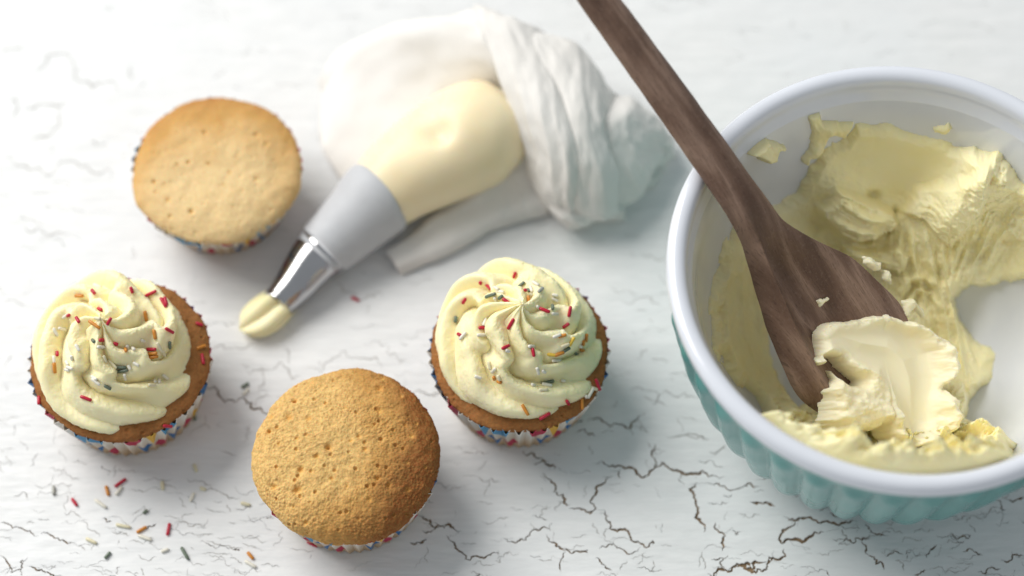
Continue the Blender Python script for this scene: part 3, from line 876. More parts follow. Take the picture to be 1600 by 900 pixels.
def wrapper(parent, h, rb, rt, seed, n=44):
    per = 8; nt = n * per; th = np.linspace(0, 2 * math.pi, nt, endpoint=False)
    v = np.linspace(0, 1, 14)
    tri = 2 * np.abs(((np.arange(nt) / per) % 1) - 0.5) * 2 - 1           # -1..1 zig-zag
    rs = np.random.default_rng(int(seed))
    amp_i = np.repeat(rs.uniform(0.7, 1.25, n), per)
    low = 0.0009 * perlin(np.stack([np.cos(th) * 2, np.sin(th) * 2, 0 * th + seed], -1))
    R = rb + (rt - rb) * v ** 0.92
    A = 0.0006 + 0.0006 * v ** 1.3
    rr = R[None] + A[None] * (tri * amp_i)[:, None] + (low[:, None] + 0.0008 * perlin(np.stack([th * 9, 0 * th, 0 * th + seed * 3], -1))[:, None]) * v[None] ** 2
    zt = (h + 0.0005 * perlin(np.stack([th * 12, 0 * th + 5, 0 * th + seed], -1)) - 0.0006 * (tri > 0.3))[:, None] * v[None]
    P = np.stack([rr * np.cos(th)[:, None], rr * np.sin(th)[:, None], zt + 0.0006], -1)
    me = grid(P, cu=True, uv=True, name='wrapper')
    # base disc
    import bmesh
    bm = bmesh.new(); bm.from_mesh(me); bm.verts.ensure_lookup_table()
    bm.faces.new([bm.verts[i * 14] for i in range(nt)][::-1]); bm.to_mesh(me); bm.free()
    o = link('paper_case', me, M_PAPER, parent, False)
    md = o.modifiers.new('thickness', 'SOLIDIFY'); md.thickness = 0.00018; md.offset = -1; md.material_offset = 1; me.materials.append(M_PAPER_IN)
    return o


def sponge(parent, h, r, dome, mat, seed, pits, fine, side=(0, 0), sideamt=0.0, center=0.0, nr=240, nt=820, rough=1.0, rb=0.025):
    """domed cake top, heavy enough to show the crumb, with the cake body inside the paper below"""
    th = np.linspace(0, 2 * math.pi, nt, endpoint=False)
    q = np.linspace(0.0, 1.0, nr)
    # profile: dome from centre to the shoulder, then rolls under, then down inside the case
    ds = 0.80
    u = np.clip(q / ds, 0, 1); w2 = np.clip((q - ds) / (1 - ds), 0, 1)
    pr = np.where(q <= ds, r * np.sin(u * math.pi / 2) ** 0.96, r - 0.0035 * w2)
    edge_round = 0.0045
    pz = np.where(q <= ds, h + dome * (1 - u ** 2.3) , h - 0.007 * w2)
    C, Sn = np.cos(th)[:, None], np.sin(th)[:, None]
    lowr = 1 + 0.022 * perlin(np.stack([C[:, 0] * 1.4, Sn[:, 0] * 1.4, 0 * th + seed], -1))[:, None]
    P = np.stack([pr[None] * C * lowr, pr[None] * Sn * lowr, np.repeat(pz[None], nt, 0)], -1)
    N = np.stack([np.where(q <= ds, (u ** 3) * 0.9, 1.0)[None] * C, np.where(q <= ds, (u ** 3) * 0.9, 1.0)[None] * Sn, np.repeat(np.where(q <= ds, 1 - 0.5 * u ** 3, 0.0)[None], nt, 0)], -1)
    N /= np.linalg.norm(N, axis=-1)[..., None]
    D = 0.0009 * fbm(P * 60 + seed, 3) * rough
    wd, wv = worley(P * 1000 + seed); patch = np.clip(0.75 + 0.7 * fbm(P * 55 + seed * 3, 2), 0.25, 1.4); D += fine * 0.0006 * patch * (0.55 - wd)
    wd2, wv2 = worley(P * 330 + seed * 2)
    D += fine * 0.00016 * ridged(P * 420 + seed, 3) + fine * 0.0004 * perlin(P * 260 + seed)
    hole = sstep(0.34, 0.12, wd2) * (wv2 > 0.72); D -= fine * 0.0010 * hole
    pore = 0.35 * hole * fine
    rp = np.random.default_rng(int(seed) + 70)
    if fine > 0.9: pits = list(pits) + [(r * math.sqrt(q0) * math.cos(a0), r * math.sqrt(q0) * math.sin(a0), rp.uniform(.0004, .0010), rp.uniform(.0004, .0011)) for q0, a0 in zip(rp.uniform(0, .9, 20), rp.uniform(0, 6.28, 20))]
    for (hx, hy, hr, hd) in pits:
        dd = np.hypot(P[..., 0] - hx, P[..., 1] - hy) * (1 + 0.35 * perlin(P * 500 + 3))
        g = np.exp(-(dd / hr) ** 2); D -= hd * g; pore = np.maximum(pore, np.clip(1.3 * g, 0, 1) * 0.8)
    rr = np.hypot(P[..., 0], P[..., 1]) / r
    P2 = P + N * D[..., None]
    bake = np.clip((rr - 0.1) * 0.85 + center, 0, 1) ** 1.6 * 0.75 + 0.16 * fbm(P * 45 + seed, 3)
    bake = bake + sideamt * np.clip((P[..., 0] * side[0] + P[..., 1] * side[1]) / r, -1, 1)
    me = grid(P2, cu=True, flip=False)
    attr(me, 'bake', np.clip(bake, 0, 1)); attr(me, 'pore', np.clip(pore, 0, 1))
    o = link('sponge', me, mat, parent)
    return o


def frosting(parent, off, R, H, z0, n, twist, ph0, seed, tip=(0, 0)):
    ns, nt = 230, 640
    th = np.linspace(0, 2 * math.pi, nt, endpoint=False)[:, None]
    s = np.linspace(0, 1, ns)[None]
    pr = np.array([(0, 1.0), (.035, .985), (.10, .93), (.18, .86), (.32, .79), (.45, .70), (.55, .585), (.66, .52), (.78, .44), (.89, .30), (.97, .13), (1.0, 0.0), (.97, -.07), (.88, -.10)])
    pf = catmull(np.c_[pr, np.zeros(len(pr))], 400)[:, :2]; pf[0, 0] = 0; pf[:, 0] = np.maximum(pf[:, 0], 0)
    seg = np.r_[0, np.cumsum(np.hypot(pf[:, 0] * R, np.diff(pf[:, 1], prepend=1) * 0)[1:] * 0 + np.hypot(np.diff(pf[:, 0]) * R, np.diff(pf[:, 1]) * H))]; seg /= seg[-1]
    r = np.interp(s[0], seg, pf[:, 0])[None] * R; z = np.interp(s[0], seg, pf[:, 1])[None] * H
    dr, dz = np.gradient(r[0]), np.gradient(z[0]); q = np.hypot(dr, dz) + 1e-12; nr, nz = (-dz / q)[None], (dr / q)[None]
    rn = np.clip(r / R, 0, 1) * np.where(s > .9, 1, 1)
    rs = np.random.default_rng(int(seed))
    wob = 0.10 * perlin(np.stack([np.cos(th) * 1.5 + 0 * s, np.sin(th) * 1.5 + 0 * s, 3 * s + seed + 0 * th], -1))
    T = twist * (0.30 * s + 0.70 * s ** 1.5) * 1.0
    phase = (th - T - ph0) / (2 * math.pi) * n + wob * 1.4 + 1000 + 0.5 * sstep(.40, .52, s) + 0.22 * np.sin(2 * th + seed) + 0.16 * np.sin(3 * th + 5 * s + seed * 2)
    idx = np.floor(phase).astype(int) % n; x = phase - np.floor(phase)
    la = rs.uniform(0.72, 1.2, n)[idx]; nxt = rs.uniform(0.72, 1.2, n)
    xs = x ** 1.7                                                    # crisp crest on the inner side of each lobe, broad face outside
    f = np.sin(math.pi * xs) ** 0.68
    f = f + (0.80 - f) * 0.55 * sstep(0.60, 0.92, s)
    A = 0.0058 * sstep(0.0, 0.42, s) * (1 - 0.62 * sstep(0.68, 0.98, s)) + 0.0012 * sstep(0.0, 0.05, s)
    # a second slow ring: the rope is piped in two storeys
    ring = 0.0020 * np.sin(2 * math.pi * (s * 2.1 - th / (2 * math.pi) + 0.2)) * sstep(.2, .5, s)
    D = A * (f * la - 0.62) + ring + 0.0007 * perlin(np.stack([np.cos(th) * 3 + 0 * s, np.sin(th) * 3 + 0 * s, 5 * s + seed + 0 * th], -1))
    sc = 0.0012 * (f * la - 0.5) * sstep(0.6, 0.95, s) - 0.0012 * f * sstep(.15, .4, s) * sstep(1.0, .7, s)
    rr = r + nr * D * -1 * -1 + sc; zz = z + nz * D
    ang = th + 0.10 * (f - 0.5) * sstep(0.1, 0.5, s)
    rr = np.maximum(rr, 0)
    rr = np.where(s <= 0.0001, 0, rr)
    X = rr * np.cos(ang); Y = rr * np.sin(ang)
    lift = np.clip(1 - r / (0.30 * R), 0, 1) ** 2
    X = X + tip[0] * lift; Y = Y + tip[1] * lift
    P = np.stack([X + off[0], Y + off[1], np.maximum(zz, -0.004) + z0 + 0 * th], -1)
    P += 0.00020 * perlin(P * 420)[..., None] + 0.00016 * perlin(P * 1100)[..., None] * (f[..., None] if f.shape == P.shape[:2] else 1)
    me = grid(P, cu=True)
    return link('frosting', me, M_FROST, parent)


def rot_tilt(o, ax, ay): o.rotation_euler = (ax, ay, 0)


SPR_MESH = {}


def sprinkle_mesh(L):
    k = round(L * 2e4)
    if k in SPR_MESH: return SPR_MESH[k]
    rad = 0.00068; m = 8
    prof = [(-L / 2, 0.0), (-L / 2 + .00008, rad * .62), (-L / 2 + .0003, rad * .95), (-L / 6, rad * 1.02), (L / 5, rad * .98), (L / 2 - .0003, rad * .95), (L / 2 - .00008, rad * .6), (L / 2, 0.0)]
    P = np.array([[(a, r_ * math.cos(2 * math.pi * j / m), r_ * math.sin(2 * math.pi * j / m)) for a, r_ in prof] for j in range(m)])
    me = grid(P, cu=True, flip=True, name='sprinkle'); me.polygons.foreach_set('use_smooth', [True] * len(me.polygons))
    SPR_MESH[k] = me
    return me


def place_sprinkle(loc, direc, normal, L, colour, parent=None):
    base = sprinkle_mesh(L); key = base.name + colour
    if key not in SPR_MESH:
        me = base.copy(); me.materials.clear(); me.materials.append(M_SPRINKLE[colour]); SPR_MESH[key] = me
    o = bpy.data.objects.new('sprinkle', SPR_MESH[key]); COL.objects.link(o)
    x = Vector(direc).normalized(); z_ = Vector(normal).normalized(); y = z_.cross(x).normalized(); z_ = x.cross(y)
    Mx = Matrix((x, y, z_)).transposed().to_4x4(); Mx.translation = Vector(loc)
    if parent is not None:
        o.parent = parent; o.matrix_parent_inverse = parent.matrix_world.inverted()
    o.matrix_world = Mx
    return o


def bvh_of(objs):
    vs, fs = [], []
    for o in objs:
        mw = o.matrix_world; k = len(vs)
        vs.extend(mw @ v.co for v in o.data.vertices); fs.extend([k + i for i in p.vertices] for p in o.data.polygons)
    return BVHTree.FromPolygons(vs, fs)


def scatter_traced(lst, tr, frost, spg):
    bpy.context.view_layer.update()
    bv = bvh_of([frost]); bs = bvh_of([spg])
    for it in lst:
        col, zx, zy = it[0], it[1], it[2]; ang = it[3] if len(it) > 3 else random.uniform(0, 180); Lp = it[4] if len(it) > 4 else 30
        px, py = tr(zx, zy); o = Vector(CAM); d = Vector(ray(px, py))
        hit, par = bv.ray_cast(o, d), frost
        if hit[0] is None: hit, par = bs.ray_cast(o, d), spg
        if hit[0] is None: continue
        # average normal round about
        n = hit[1]
        if n.dot(d) > 0: n = -n
        d2 = Vector(ray(px + 6 * math.cos(math.radians(ang)), py + 6 * math.sin(math.radians(ang))))
        den = d2.dot(n); q = o + d2 * ((hit[0] - o).dot(n) / den) if abs(den) > 0.15 else hit[0] + Vector((1, 0, 0))
        L = min(max(Lp / tr.sc / 3950 * 1.05, 0.0016), 0.0058)
        place_sprinkle(hit[0] + n * 0.00050, q - hit[0], n, L, col, par)


class TR:
    def __init__(s, ox, oy, sc): s.ox, s.oy, s.sc = ox, oy, sc
    def __call__(s, x, y): return s.ox + x / s.sc, s.oy + y / s.sc


GOLD = m_sponge('golden_crumb', (0.76, 0.50, 0.19), (0.60, 0.33, 0.10), (0.27, 0.095, 0.025))
PALE = m_sponge('pale_crumb', (0.78, 0.58, 0.30), (0.60, 0.34, 0.11), (0.42, 0.18, 0.05), fine=0.3)
BROWN = m_sponge('brown_crumb', (0.42, 0.20, 0.065), (0.36, 0.16, 0.05), (0.26, 0.10, 0.03))


def at_px(cx, cy, px, py, h, r):
    p = U(px, py, h); return p[0] - cx, p[1] - cy


# plain cupcake in front
p = U(542, 712, .032)
cA = empty('cupcake', (p[0], p[1], 0), 'plain golden cupcake with coarse crumb, nearest the camera and without icing', 'cupcake', 'cupcakes on the table')
zz2 = lambda x, y: (360 + x / 2.647, 540 + y / 2.647)
pitsA = [(*at_px(p[0], p[1], *zz2(x, y), .041, 0), rr, dd) for x, y, rr, dd in
         [(405, 425, .0011, .0022), (275, 590, .0014, .0022), (290, 510, .0010, .0014), (175, 570, .0010, .0012), (610, 550, .0008, .0018), (240, 290, .0012, .0012), (155, 340, .0010, .0012),
          (615, 165, .0011, .0014), (530, 380, .0007, .0012), (615, 270, .0010, .0012), (735, 580, .0008, .0012), (575, 635, .0008, .0010), (260, 215, .0009, .0010), (655, 570, .0006, .001), (310, 715, .0008, .001)]]
wrapper(cA, 0.0315, 0.0275, 0.0348, 1.0)
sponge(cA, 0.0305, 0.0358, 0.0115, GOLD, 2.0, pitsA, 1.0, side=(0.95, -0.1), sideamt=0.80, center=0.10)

# plain cupcake at the back
p = U(337, 259, .032)
cB = empty('cupcake', (p[0], p[1], 0), 'plain pale cupcake with smooth pinholed top, at the back beside the piping bag', 'cupcake', 'cupcakes on the table')
zz4 = lambda x, y: (160 + x / 2.903, 110 + y / 2.903)
pitsB = [(*at_px(p[0], p[1], *zz4(x, y), .040, 0)  , rr * (0.6 + 0.7 * ((x * 7 + y * 3) % 10) / 10), .0006 + .0012 * ((x * 3 + y) % 7) / 7) for x, y, rr in
         [(690, 258, .0010), (738, 300, .0011), (475, 392, .0009), (570, 432, .0008), (540, 487, .0008), (690, 458, .0009), (287, 553, .0009), (393, 605, .0009), (295, 622, .0009), (222, 467, .0008), (455, 250, .0009), (270, 480, .0007), (330, 395, .0006), (230, 515, .0006), (380, 385, .0006)]]
wrapper(cB, 0.0285, 0.0240, 0.0344, 5.0)
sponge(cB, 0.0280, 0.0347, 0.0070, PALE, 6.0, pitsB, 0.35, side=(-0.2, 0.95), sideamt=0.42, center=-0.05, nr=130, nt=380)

# iced cupcake on the left
p = U(186, 560, .032)
cC = empty('cupcake', (p[0], p[1], 0), 'iced cupcake with swirled buttercream and sprinkles at the far left', 'cupcake', 'cupcakes on the table')
rot_tilt(cC, math.radians(0.6), math.radians(1.2))
wrapper(cC, 0.0318, 0.0275, 0.0348, 9.0)
spC = sponge(cC, 0.0322, 0.0347, 0.0045, BROWN, 10.0, [], 0.7, center=0.2, nr=120, nt=420)
frC = frosting(cC, (-0.0020, 0.0018), 0.0304, 0.0300, 0.0345, 7, math.radians(195), 0.4, 21, tip=(-0.001, 0.0))
SPR_C = [('red', 665, 165, -25, 60), ('red', 720, 205, 60, 50), ('red', 728, 200, 75, 40), ('red', 443, 232, 25, 40), ('red', 410, 160, 50, 30), ('red', 343, 283, 60, 36), ('red', 478, 285, -60, 36), ('red', 742, 328, 30, 46),
         ('red', 445, 370, -5, 40), ('red', 510, 383, 20, 22), ('red', 668, 410, 0, 46), ('red', 378, 627, 20, 50), ('red', 305, 262, -35, 36), ('red', 578, 150, 70, 30), ('red', 247, 430, 90, 24),
         ('orange', 418, 300, 35, 72), ('orange', 682, 345, 80, 42), ('orange', 665, 445, -10, 80), ('orange', 553, 418, 70, 40), ('orange', 237, 492, 85, 46), ('orange', 640, 265, 80, 46), ('orange', 350, 172, 0, 40), ('orange', 665, 430, -8, 60),
         ('green', 415, 373, 50, 30), ('green', 742, 390, 90, 45), ('green', 532, 487, 0, 46), ('green', 537, 505, -8, 56), ('green', 474, 573, 30, 34),
         ('white', 320, 445, 80, 38), ('white', 310, 490, 20, 40), ('white', 440, 400, 0, 46), ('white', 425, 550, 40, 46), ('white', 550, 530, 80, 32), ('white', 725, 530, 40, 34), ('white', 700, 555, 90, 34), ('white', 680, 555, 75, 30),
         ('white', 600, 475, 30, 30), ('white', 570, 490, 60, 24), ('white', 300, 500, 10, 34), ('white', 418, 535, 35, 40), ('cream', 665, 570, 5, 40), ('white', 242, 335, 60, 40), ('white', 270, 320, 10, 40), ('white', 290, 262, -30, 36),
         ('cream', 455, 455, 70, 34), ('cream', 490, 480, 45, 50), ('white', 625, 370, 20, 26), ('white', 585, 412, 40, 30), ('white', 340, 405, 60, 34), ('white', 235, 455, 85, 32), ('white', 300, 470, 60, 30), ('white', 430, 130, 20, 40),
         ('white', 560, 395, 60, 24), ('cream', 432, 275, 10, 34), ('cream', 700, 400, 60, 50), ('cream', 715, 425, 70, 40),
         ('white', 865, 460, 90, 30), ('cream', 863, 485, 0, 36), ('orange', 885, 403, -20, 42), ('red', 890, 455, 80, 50), ('red', 175, 635, 90, 40), ('red', 735, 745, 5, 44), ('red', 875, 303, 20, 34)]
scatter_traced(SPR_C, TR(0, 400, 2.8125), frC, spC)

# iced cupcake in the middle
p = U(811, 548, .032)
cD = empty('cupcake', (p[0], p[1], 0), 'iced cupcake with tall buttercream swirl and sprinkles, in the middle beside the bowl', 'cupcake', 'cupcakes on the table')
wrapper(cD, 0.0318, 0.0275, 0.0348, 13.0)
spD = sponge(cD, 0.0318, 0.0347, 0.0045, BROWN, 14.0, [], 0.7, center=0.2, nr=120, nt=420)
frD = frosting(cD, (-0.0008, 0.0032), 0.0314, 0.0315, 0.0345, 8, math.radians(170), 1.3, 33, tip=(0.002, 0.0))
SPR_D = [('red', 382, 177, 50, 55), ('red', 455, 237, 35, 36), ('red', 278, 237, -60, 28), ('red', 475, 335, -60, 50), ('red', 352, 350, 0, 34), ('red', 448, 430, -25, 40), ('red', 563, 452, 80, 36), ('red', 610, 280, 20, 46), ('red', 715, 283, -80, 44),
         ('red', 700, 340, -35, 32), ('red', 528, 197, 20, 20), ('red', 490, 130, -70, 30), ('red', 262, 378, 30, 24), ('red', 348, 162, 60, 16),
         ('green', 390, 215, -20, 52), ('green', 432, 222, -40, 30), ('green', 518, 172, -40, 32), ('green', 548, 195, 30, 22), ('grey', 593, 197, -40, 44), ('green', 642, 268, 88, 36), ('green', 241, 315, -80, 28), ('green', 700, 437, -30, 32), ('green', 620, 573, -15, 60), ('green', 740, 458, 20, 24),
         ('white', 360, 325, -70, 34), ('white', 348, 380, 0, 40), ('white', 275, 385, -50, 40), ('white', 553, 430, 0, 46), ('white', 650, 292, 5, 42), ('white', 660, 382, -20, 36), ('white', 658, 482, 0, 48), ('white', 583, 525, 75, 38), ('white', 607, 527, 30, 24),
         ('white', 405, 525, -50, 42), ('cream', 388, 505, 80, 36), ('white', 620, 590, 10, 42), ('cream', 605, 610, 0, 40), ('white', 430, 197, 10, 40), ('white', 410, 228, 60, 22), ('white', 688, 573, 10, 20), ('white', 563, 590, 10, 28), ('white', 335, 555, 20, 30),
         ('white', 575, 170, 30, 36), ('white', 560, 190, 70, 34), ('white', 455, 445, 20, 24), ('white', 655, 215, 10, 26), ('white', 415, 185, 30, 30), ('cream', 560, 215, 40, 36), ('white', 580, 265, 50, 26), ('white', 655, 235, 30, 30),
         ('orange', 540, 235, 88, 36), ('orange', 685, 383, -15, 34), ('orange', 670, 455, -20, 42), ('orange', 780, 390, -85, 58), ('orange', 763, 440, 10, 30), ('orange', 405, 555, 80, 26), ('orange', 428, 572, 20, 28), ('cream', 425, 555, 70, 26),
         ('yellow', 640, 460, 10, 34), ('yellow', 720, 405, -60, 40), ('orange', 768, 410, -80, 40), ('cream', 695, 420, -20, 36), ('white', 757, 425, 20, 28),
         ('orange', 530, 690, 60, 50), ('orange', 765, 665, 88, 44), ('red', 705, 655, 60, 44), ('white', 800, 620, -60, 50), ('white', 780, 632, 80, 30), ('red', 828, 585, 70, 56), ('red', 610, 712, -30, 50), ('cream', 815, 600, 20, 30)]
scatter_traced(SPR_D, TR(620, 380, 2.647), frD, spD)


# ================================================================== PIPING BAG
def loft(name, cents, radii, mat, parent, m=40, lobes=0, lobe_amp=0.0, caps=True, noise=0.0, squash=None, n=60, seed=0.0, solid=True):
    C = catmull(np.array(cents), n); Rr = catmull(np.c_[radii, np.zeros((len(radii), 2))], n)[:, 0]
    T = np.gradient(C, axis=0); T /= np.linalg.norm(T, axis=1)[:, None]
    up = np.array([0, 0, 1.0]); sd = np.cross(T, up); sd /= np.linalg.norm(sd, axis=1)[:, None]; nn = np.cross(sd, T)
    ph = np.linspace(0, 2 * math.pi, m, endpoint=False)
    f = 1 + lobe_amp * (np.abs(np.cos(ph * lobes / 2)) - 0.6) if lobes else np.ones(m)
    sq = np.ones(n) if squash is None else np.interp(np.linspace(0, 1, n), np.linspace(0, 1, len(squash)), squash)
    P = C[:, None] + (Rr[:, None] * f[None] * np.cos(ph)[None])[..., None] * sd[:, None] + (Rr[:, None] * sq[:, None] * f[None] * np.sin(ph)[None])[..., None] * nn[:, None]
    if noise: P = P + noise * fbm(P * 34 + seed, 2)[..., None] * (nn[:, None] + 0.5 * sd[:, None])
    P = P - np.array(parent.location)
    me = grid(P, cv=True, flip=True)
    if caps:
        import bmesh
        bm = bmesh.new(); bm.from_mesh(me); bmesh.ops.holes_fill(bm, edges=[e for e in bm.edges if e.is_boundary], sides=0); bm.to_mesh(me); bm.free()
    return link(name, me, mat, parent)


def build_bag():
    org = U(640, 320, 0)
    t = empty('piping_bag', org, 'white fabric piping bag filled with buttercream, metal nozzle pointing left', 'piping bag')
    metal = m_plain('steel', (0.48, 0.48, 0.49), 0.16, 0.5, metal=1.0, var=0.03, vs=120, bump=0.02)
    grey = m_plain('grey_collar_fabric', (0.52, 0.53, 0.55), 0.5, 0.3, var=0.03)
    film = m_cream('cream_in_clear_bag', (0.93, 0.81, 0.56), (0.92, 0.77, 0.50), 0.4, 0.40, 0.03, 120)
    q = lambda x, y, z: tuple(U(x, y, z))
    # nozzle: open cone with rolled rim
    loft('metal_nozzle', [q(437, 472, .0066), q(460, 446, .0082), q(490, 408, .0100), q(517, 382, .0114), q(530, 368, .0120)], [.0068, .0085, .0107, .0124, .0126], metal, t, m=48)
    loft('nozzle_rim', [q(434.5, 475, .0065), q(436, 473, .0066), q(440, 469, .0068)], [.0066, .0072, .0070], metal, t, m=48, n=10)
    loft('grey_collar', [q(507, 389, .0116), q(509, 387, .0118), q(530, 368, .0128), q(560, 340, .0148), q(586, 314, .0168), q(593, 308, .0170)], [.0118, .0127, .0136, .0151, .0168, .0166], grey, t, m=56, n=40)
    # filled bag
    cb = loft('filled_bag', [q(575, 325, .0160), q(594, 307, .0170), q(630, 276, .0195), q(675, 246, .0220), q(720, 222, .0235), q(757, 205, .0240), q(785, 196, .0235), q(800, 190, .0225), q(806, 188, .022)],
              [.0146, .0158, .0186, .0212, .0226, .0220, .0180, .0105, .001], film, t, m=72, n=110, noise=0.0007, seed=2.0)
    me = cb.data
    V = np.zeros(len(me.vertices) * 3); me.vertices.foreach_get('co', V); V = V.reshape(-1, 3) + np.array(org)
    X, Y = PX(V)
    for cx, cy, sg, dp in ((675, 195, 20, .0030), (690, 205, 12, .0022), (640, 215, 26, .0012)):
        V[:, 2] -= dp * np.exp(-((X - cx) ** 2 + (Y - cy) ** 2) / (2 * sg * sg)) * (V[:, 2] > .02)
    me.vertices.foreach_set('co', (V - np.array(org)).ravel()); me.update()
    # piped cream leaving the nozzle
    loft('piped_cream', [q(446, 463, .0066), q(430, 478, .0062), q(412, 492, .0056), q(396, 503, .0048), q(384, 511, .0040), q(376, 516, .0030)], [.0056, .0064, .0070, .0066, .0046, .0006], M_FROST, t, m=72, n=50, lobes=5, lobe_amp=0.55, noise=0.0014, squash=[1, .9, .75, .62, .55], seed=5.0)

    # fabric sheets
    def sheet(name, rows, nu, nv, folds=None):
        G = np.array([[q(*c) for c in row] for row in rows])            # (v, u, 3)
        A = np.stack([catmull(G[i], nu) for i in range(len(G))], 0)
        A = np.stack([catmull(A[:, j], nv) for j in range(nu)], 1)       # (nv, nu, 3)
        du, dv = np.gradient(A, axis=1), np.gradient(A, axis=0); N = np.cross(du, dv); N /= np.linalg.norm(N, axis=-1)[..., None] + 1e-12
        N *= np.sign(N[..., 2:3] + 1e-9)
        uu, vv = np.meshgrid(np.linspace(0, 1, nu), np.linspace(0, 1, nv))
        if folds is not None: A = A + N * folds(uu, vv)[..., None]
        A[..., 2] = np.maximum(A[..., 2], 0.0006)
        me = grid(A - np.array(org)); o = link(name, me, M_CLOTH, t)
        md = o.modifiers.new('thickness', 'SOLIDIFY'); md.thickness = 0.0005; md.offset = 0
        return o

    def f_back(u, v):
        n = fbm(np.stack([u * 2.2, v * 2.0, 0 * u + 3], -1), 3)
        return 0.0022 * n + 0.0016 * np.sin(v * 7 + u * 4)
    sheet('open_bag_back', [
        [(545, 300, .003), (600, 255, .006), (660, 215, .010), (730, 180, .014), (800, 170, .018)],
        [(505, 230, .002), (565, 170, .010), (640, 130, .020), (715, 105, .030), (778, 100, .042)],
        [(497, 150, .002), (535, 100, .010), (610, 62, .022), (685, 40, .034), (752, 40, .046)],
        [(500, 128, .001), (538, 82, .004), (610, 44, .014), (682, 24, .030), (738, 13, .044)]], 60, 44, f_back)

    def f_main(u, v):
        w = u + 0.05 * np.sin(u * 9 + 1) + 0.035 * np.sin(v * 4 + u * 5)
        ph = w * 3.0 + 0.45 * fbm(np.stack([u * 1.6, v * 1.7, 0 * u + 8], -1), 2) + 0.25 * v
        k = np.floor(ph); amp = 0.55 + 0.45 * np.sin(k * 2.4 + 0.6) ** 2
        rid = (np.abs(np.sin(math.pi * ph)) ** 0.7) * amp - 0.4
        ph2 = u * 11 - v * 2.2 + 0.8 * fbm(np.stack([u * 3, v * 2, 0 * u + 2], -1), 2)
        rid2 = 1 - 2 * np.abs(np.sin(math.pi * ph2))
        return 0.0062 * rid * sstep(-.15, .25, v) * sstep(1.05, .6, u) + 0.0028 * rid * sstep(.5, .9, u) + 0.0003 * rid2 * sstep(.2, .6, v) + 0.0014 * fbm(np.stack([u * 7, v * 5, 0 * u + 1], -1), 3) + 0.0002 * ridged(np.stack([u * 9 + v, v * 2.2, 0 * u + 6], -1), 2)
    sheet('twisted_bag_end', [
        [(755, 30, .030), (815, 45, .030), (868, 62, .028), (915, 95, .026), (950, 150, .022), (985, 165, .016), (1020, 195, .010), (1052, 222, .004)],
        [(740, 14, .044), (797, 32, .048), (850, 46, .046), (905, 76, .042), (945, 132, .036), (982, 152, .028), (1018, 188, .019), (1050, 220, .010)],
        [(768, 82, .046), (815, 98, .050), (862, 112, .050), (906, 132, .047), (946, 170, .041), (979, 186, .033), (1014, 206, .023), (1052, 228, .013)],
        [(800, 160, .040), (836, 176, .046), (874, 192, .048), (910, 202, .045), (946, 216, .038), (977, 226, .030), (1012, 230, .021), (1053, 236, .012)],
        [(828, 235, .028), (850, 252, .034), (886, 268, .036), (920, 274, .034), (956, 276, .029), (984, 268, .022), (1016, 256, .015), (1053, 243, .009)],
        [(832, 280, .012), (848, 308, .016), (884, 330, .018), (922, 336, .016), (960, 328, .014), (988, 300, .012), (1020, 272, .009), (1052, 248, .005)],
        [(836, 300, .002), (852, 328, .002), (888, 348, .002), (926, 352, .002), (964, 342, .002), (990, 312, .002), (1022, 280, .002), (1050, 252, .002)]], 220, 120, f_main)
    # flat cuff lying under the filled part
    sheet('folded_cuff', [
        [(630, 398, .001), (690, 372, .001), (745, 342, .001), (800, 320, .001), (858, 320, .001)],
        [(626, 426, .0015), (696, 398, .0015), (766, 360, .0015), (812, 344, .002), (856, 334, .003)],
        [(620, 418, .0052), (692, 386, .0062), (762, 348, .0072), (810, 328, .009), (852, 314, .010)],
        [(612, 405, .0062), (684, 364, .0078), (750, 322, .0095), (800, 290, .012), (840, 270, .014)],
        [(603, 394, .0055), (674, 350, .0080), (735, 308, .0110), (785, 270, .014), (822, 240, .016)],
        [(612, 386, .0030), (670, 340, .0050), (725, 296, .0080), (775, 258, .011), (815, 225, .013)]], 70, 50, lambda u, v: 0.0010 * fbm(np.stack([u * 5, v * 2, 0 * u + 4], -1), 3))
    return t


build_bag()


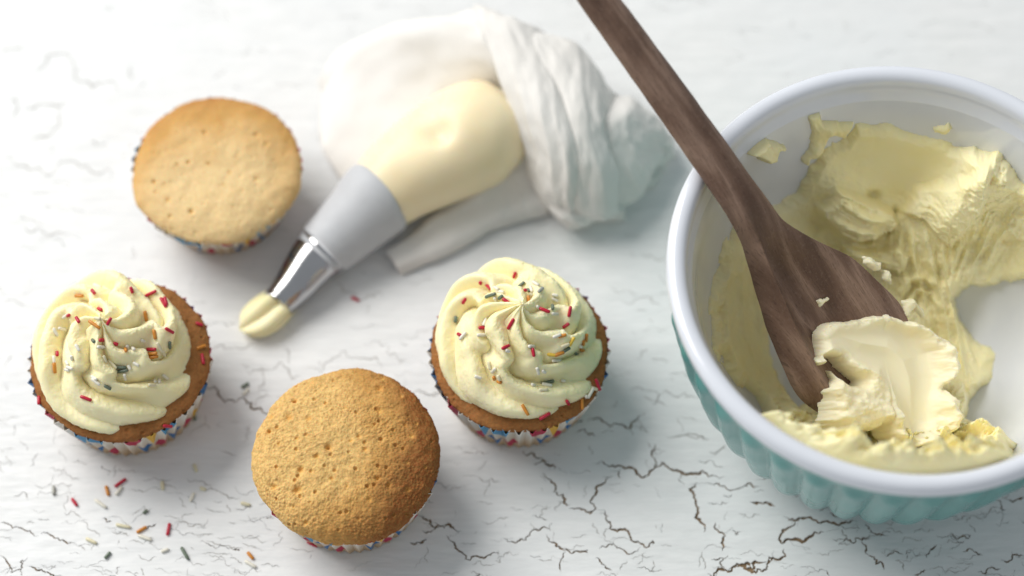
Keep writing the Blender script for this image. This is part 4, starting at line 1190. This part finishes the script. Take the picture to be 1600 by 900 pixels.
# ================================================================== LOOSE SPRINKLES
LOOSE = [  # colour, zoom x, zoom y, angle, length, label
    ('red', 752, 297, -35, 85, 'red sprinkle touching a white one, nearest below the left iced cupcake'),
    ('red', 465, 418, 55, 62, 'leftmost red sprinkle on the table, below the left iced cupcake'),
    ('red', 1053, 588, -80, 80, 'upright red sprinkle lying lowest of the loose red ones'),
    ('orange', 670, 347, 75, 68, 'short orange sprinkle left of the touching red and white pair'),
    ('orange', 885, 590, -30, 70, 'orange sprinkle with a white one just under it, on the lower left of the table'),
    ('orange', 1565, 752, 50, 60, 'orange sprinkle at the bottom edge under the plain front cupcake'),
    ('green', 672, 750, -50, 52, 'short dark green sprinkle lowest at the bottom left of the table'),
    ('green', 1155, 738, 60, 95, 'long grey-green sprinkle lowest right of the loose ones at bottom left'),
    ('green', 908, 478, -40, 36, 'tiny dark green sprinkle above the long cream one on the bare table'),
    ('grey', 335, 345, 88, 62, 'grey sprinkle farthest left below the left iced cupcake'),
    ('white', 742, 347, -55, 66, 'white sprinkle tucked under the red one below the left iced cupcake'),
    ('white', 628, 428, 35, 92, 'long white sprinkle just below the short orange one'),
    ('cream', 770, 567, 12, 105, 'long cream sprinkle left of the lower orange one'),
    ('white', 905, 640, 20, 90, 'white sprinkle just under the lower orange one'),
    ('cream', 570, 660, 25, 76, 'cream sprinkle above and left of the short dark green one'),
    ('white', 1030, 720, -20, 48, 'tiny white sprinkle left of the long grey-green one'),
    ('cream', 1015, 315, 85, 60, 'upright cream sprinkle right of the touching red and white pair'),
    ('white', 1200, 387, -65, 62, 'slanted white sprinkle midway between left iced and plain front cupcakes'),
    ('cream', 1220, 205, 70, 56, 'cream sprinkle nearest the right side of the left iced cupcake'),
    ('cream', 1268, 335, 20, 40, 'tiny cream sprinkle lying over a thin crack left of the front cupcake'),
    ('cream', 1535, 430, 15, 62, 'cream sprinkle close by the left side of the plain front cupcake'),
    ('white', 1565, 805, 30, 80, 'white sprinkle at the bottom edge beside an orange one')]
for col, zx, zy, ang, Lp, lab in LOOSE:
    px_, py_ = zx / 4, 680 + zy / 4
    c = U(px_, py_, .0006); c2 = U(px_ + 5 * math.cos(math.radians(ang)), py_ + 5 * math.sin(math.radians(ang)), .0006)
    o = place_sprinkle(c, c2 - c, (0, 0, 1), min(max(Lp / 4 / 3850 * 1.0, .002), .006), col)
    tag(o, lab, 'sprinkle', 'loose sprinkles on the table')
for col, px_, py_, ang, L, lab in [('red', 555, 467, 25, .0038, 'single red sprinkle beside the metal nozzle'), ('green', 383, 602, -30, .0036, 'grey-green sprinkle above the plain front cupcake, beside a white one'),
                                   ('white', 384, 612, -45, .0036, 'white sprinkle above the plain front cupcake, beside a grey-green one'), ('green', 304, 652, 80, .0030, 'dark green sprinkle beside the paper case of the left iced cupcake'),
                                   ('red', 488, 850, 25, .0046, 'red sprinkle against the paper case of the plain front cupcake')]:
    c = U(px_, py_, .0006); c2 = U(px_ + 5 * math.cos(math.radians(ang)), py_ + 5 * math.sin(math.radians(ang)), .0006)
    tag(place_sprinkle(c, c2 - c, (0, 0, 1), L, col), lab, 'sprinkle', 'loose sprinkles on the table')
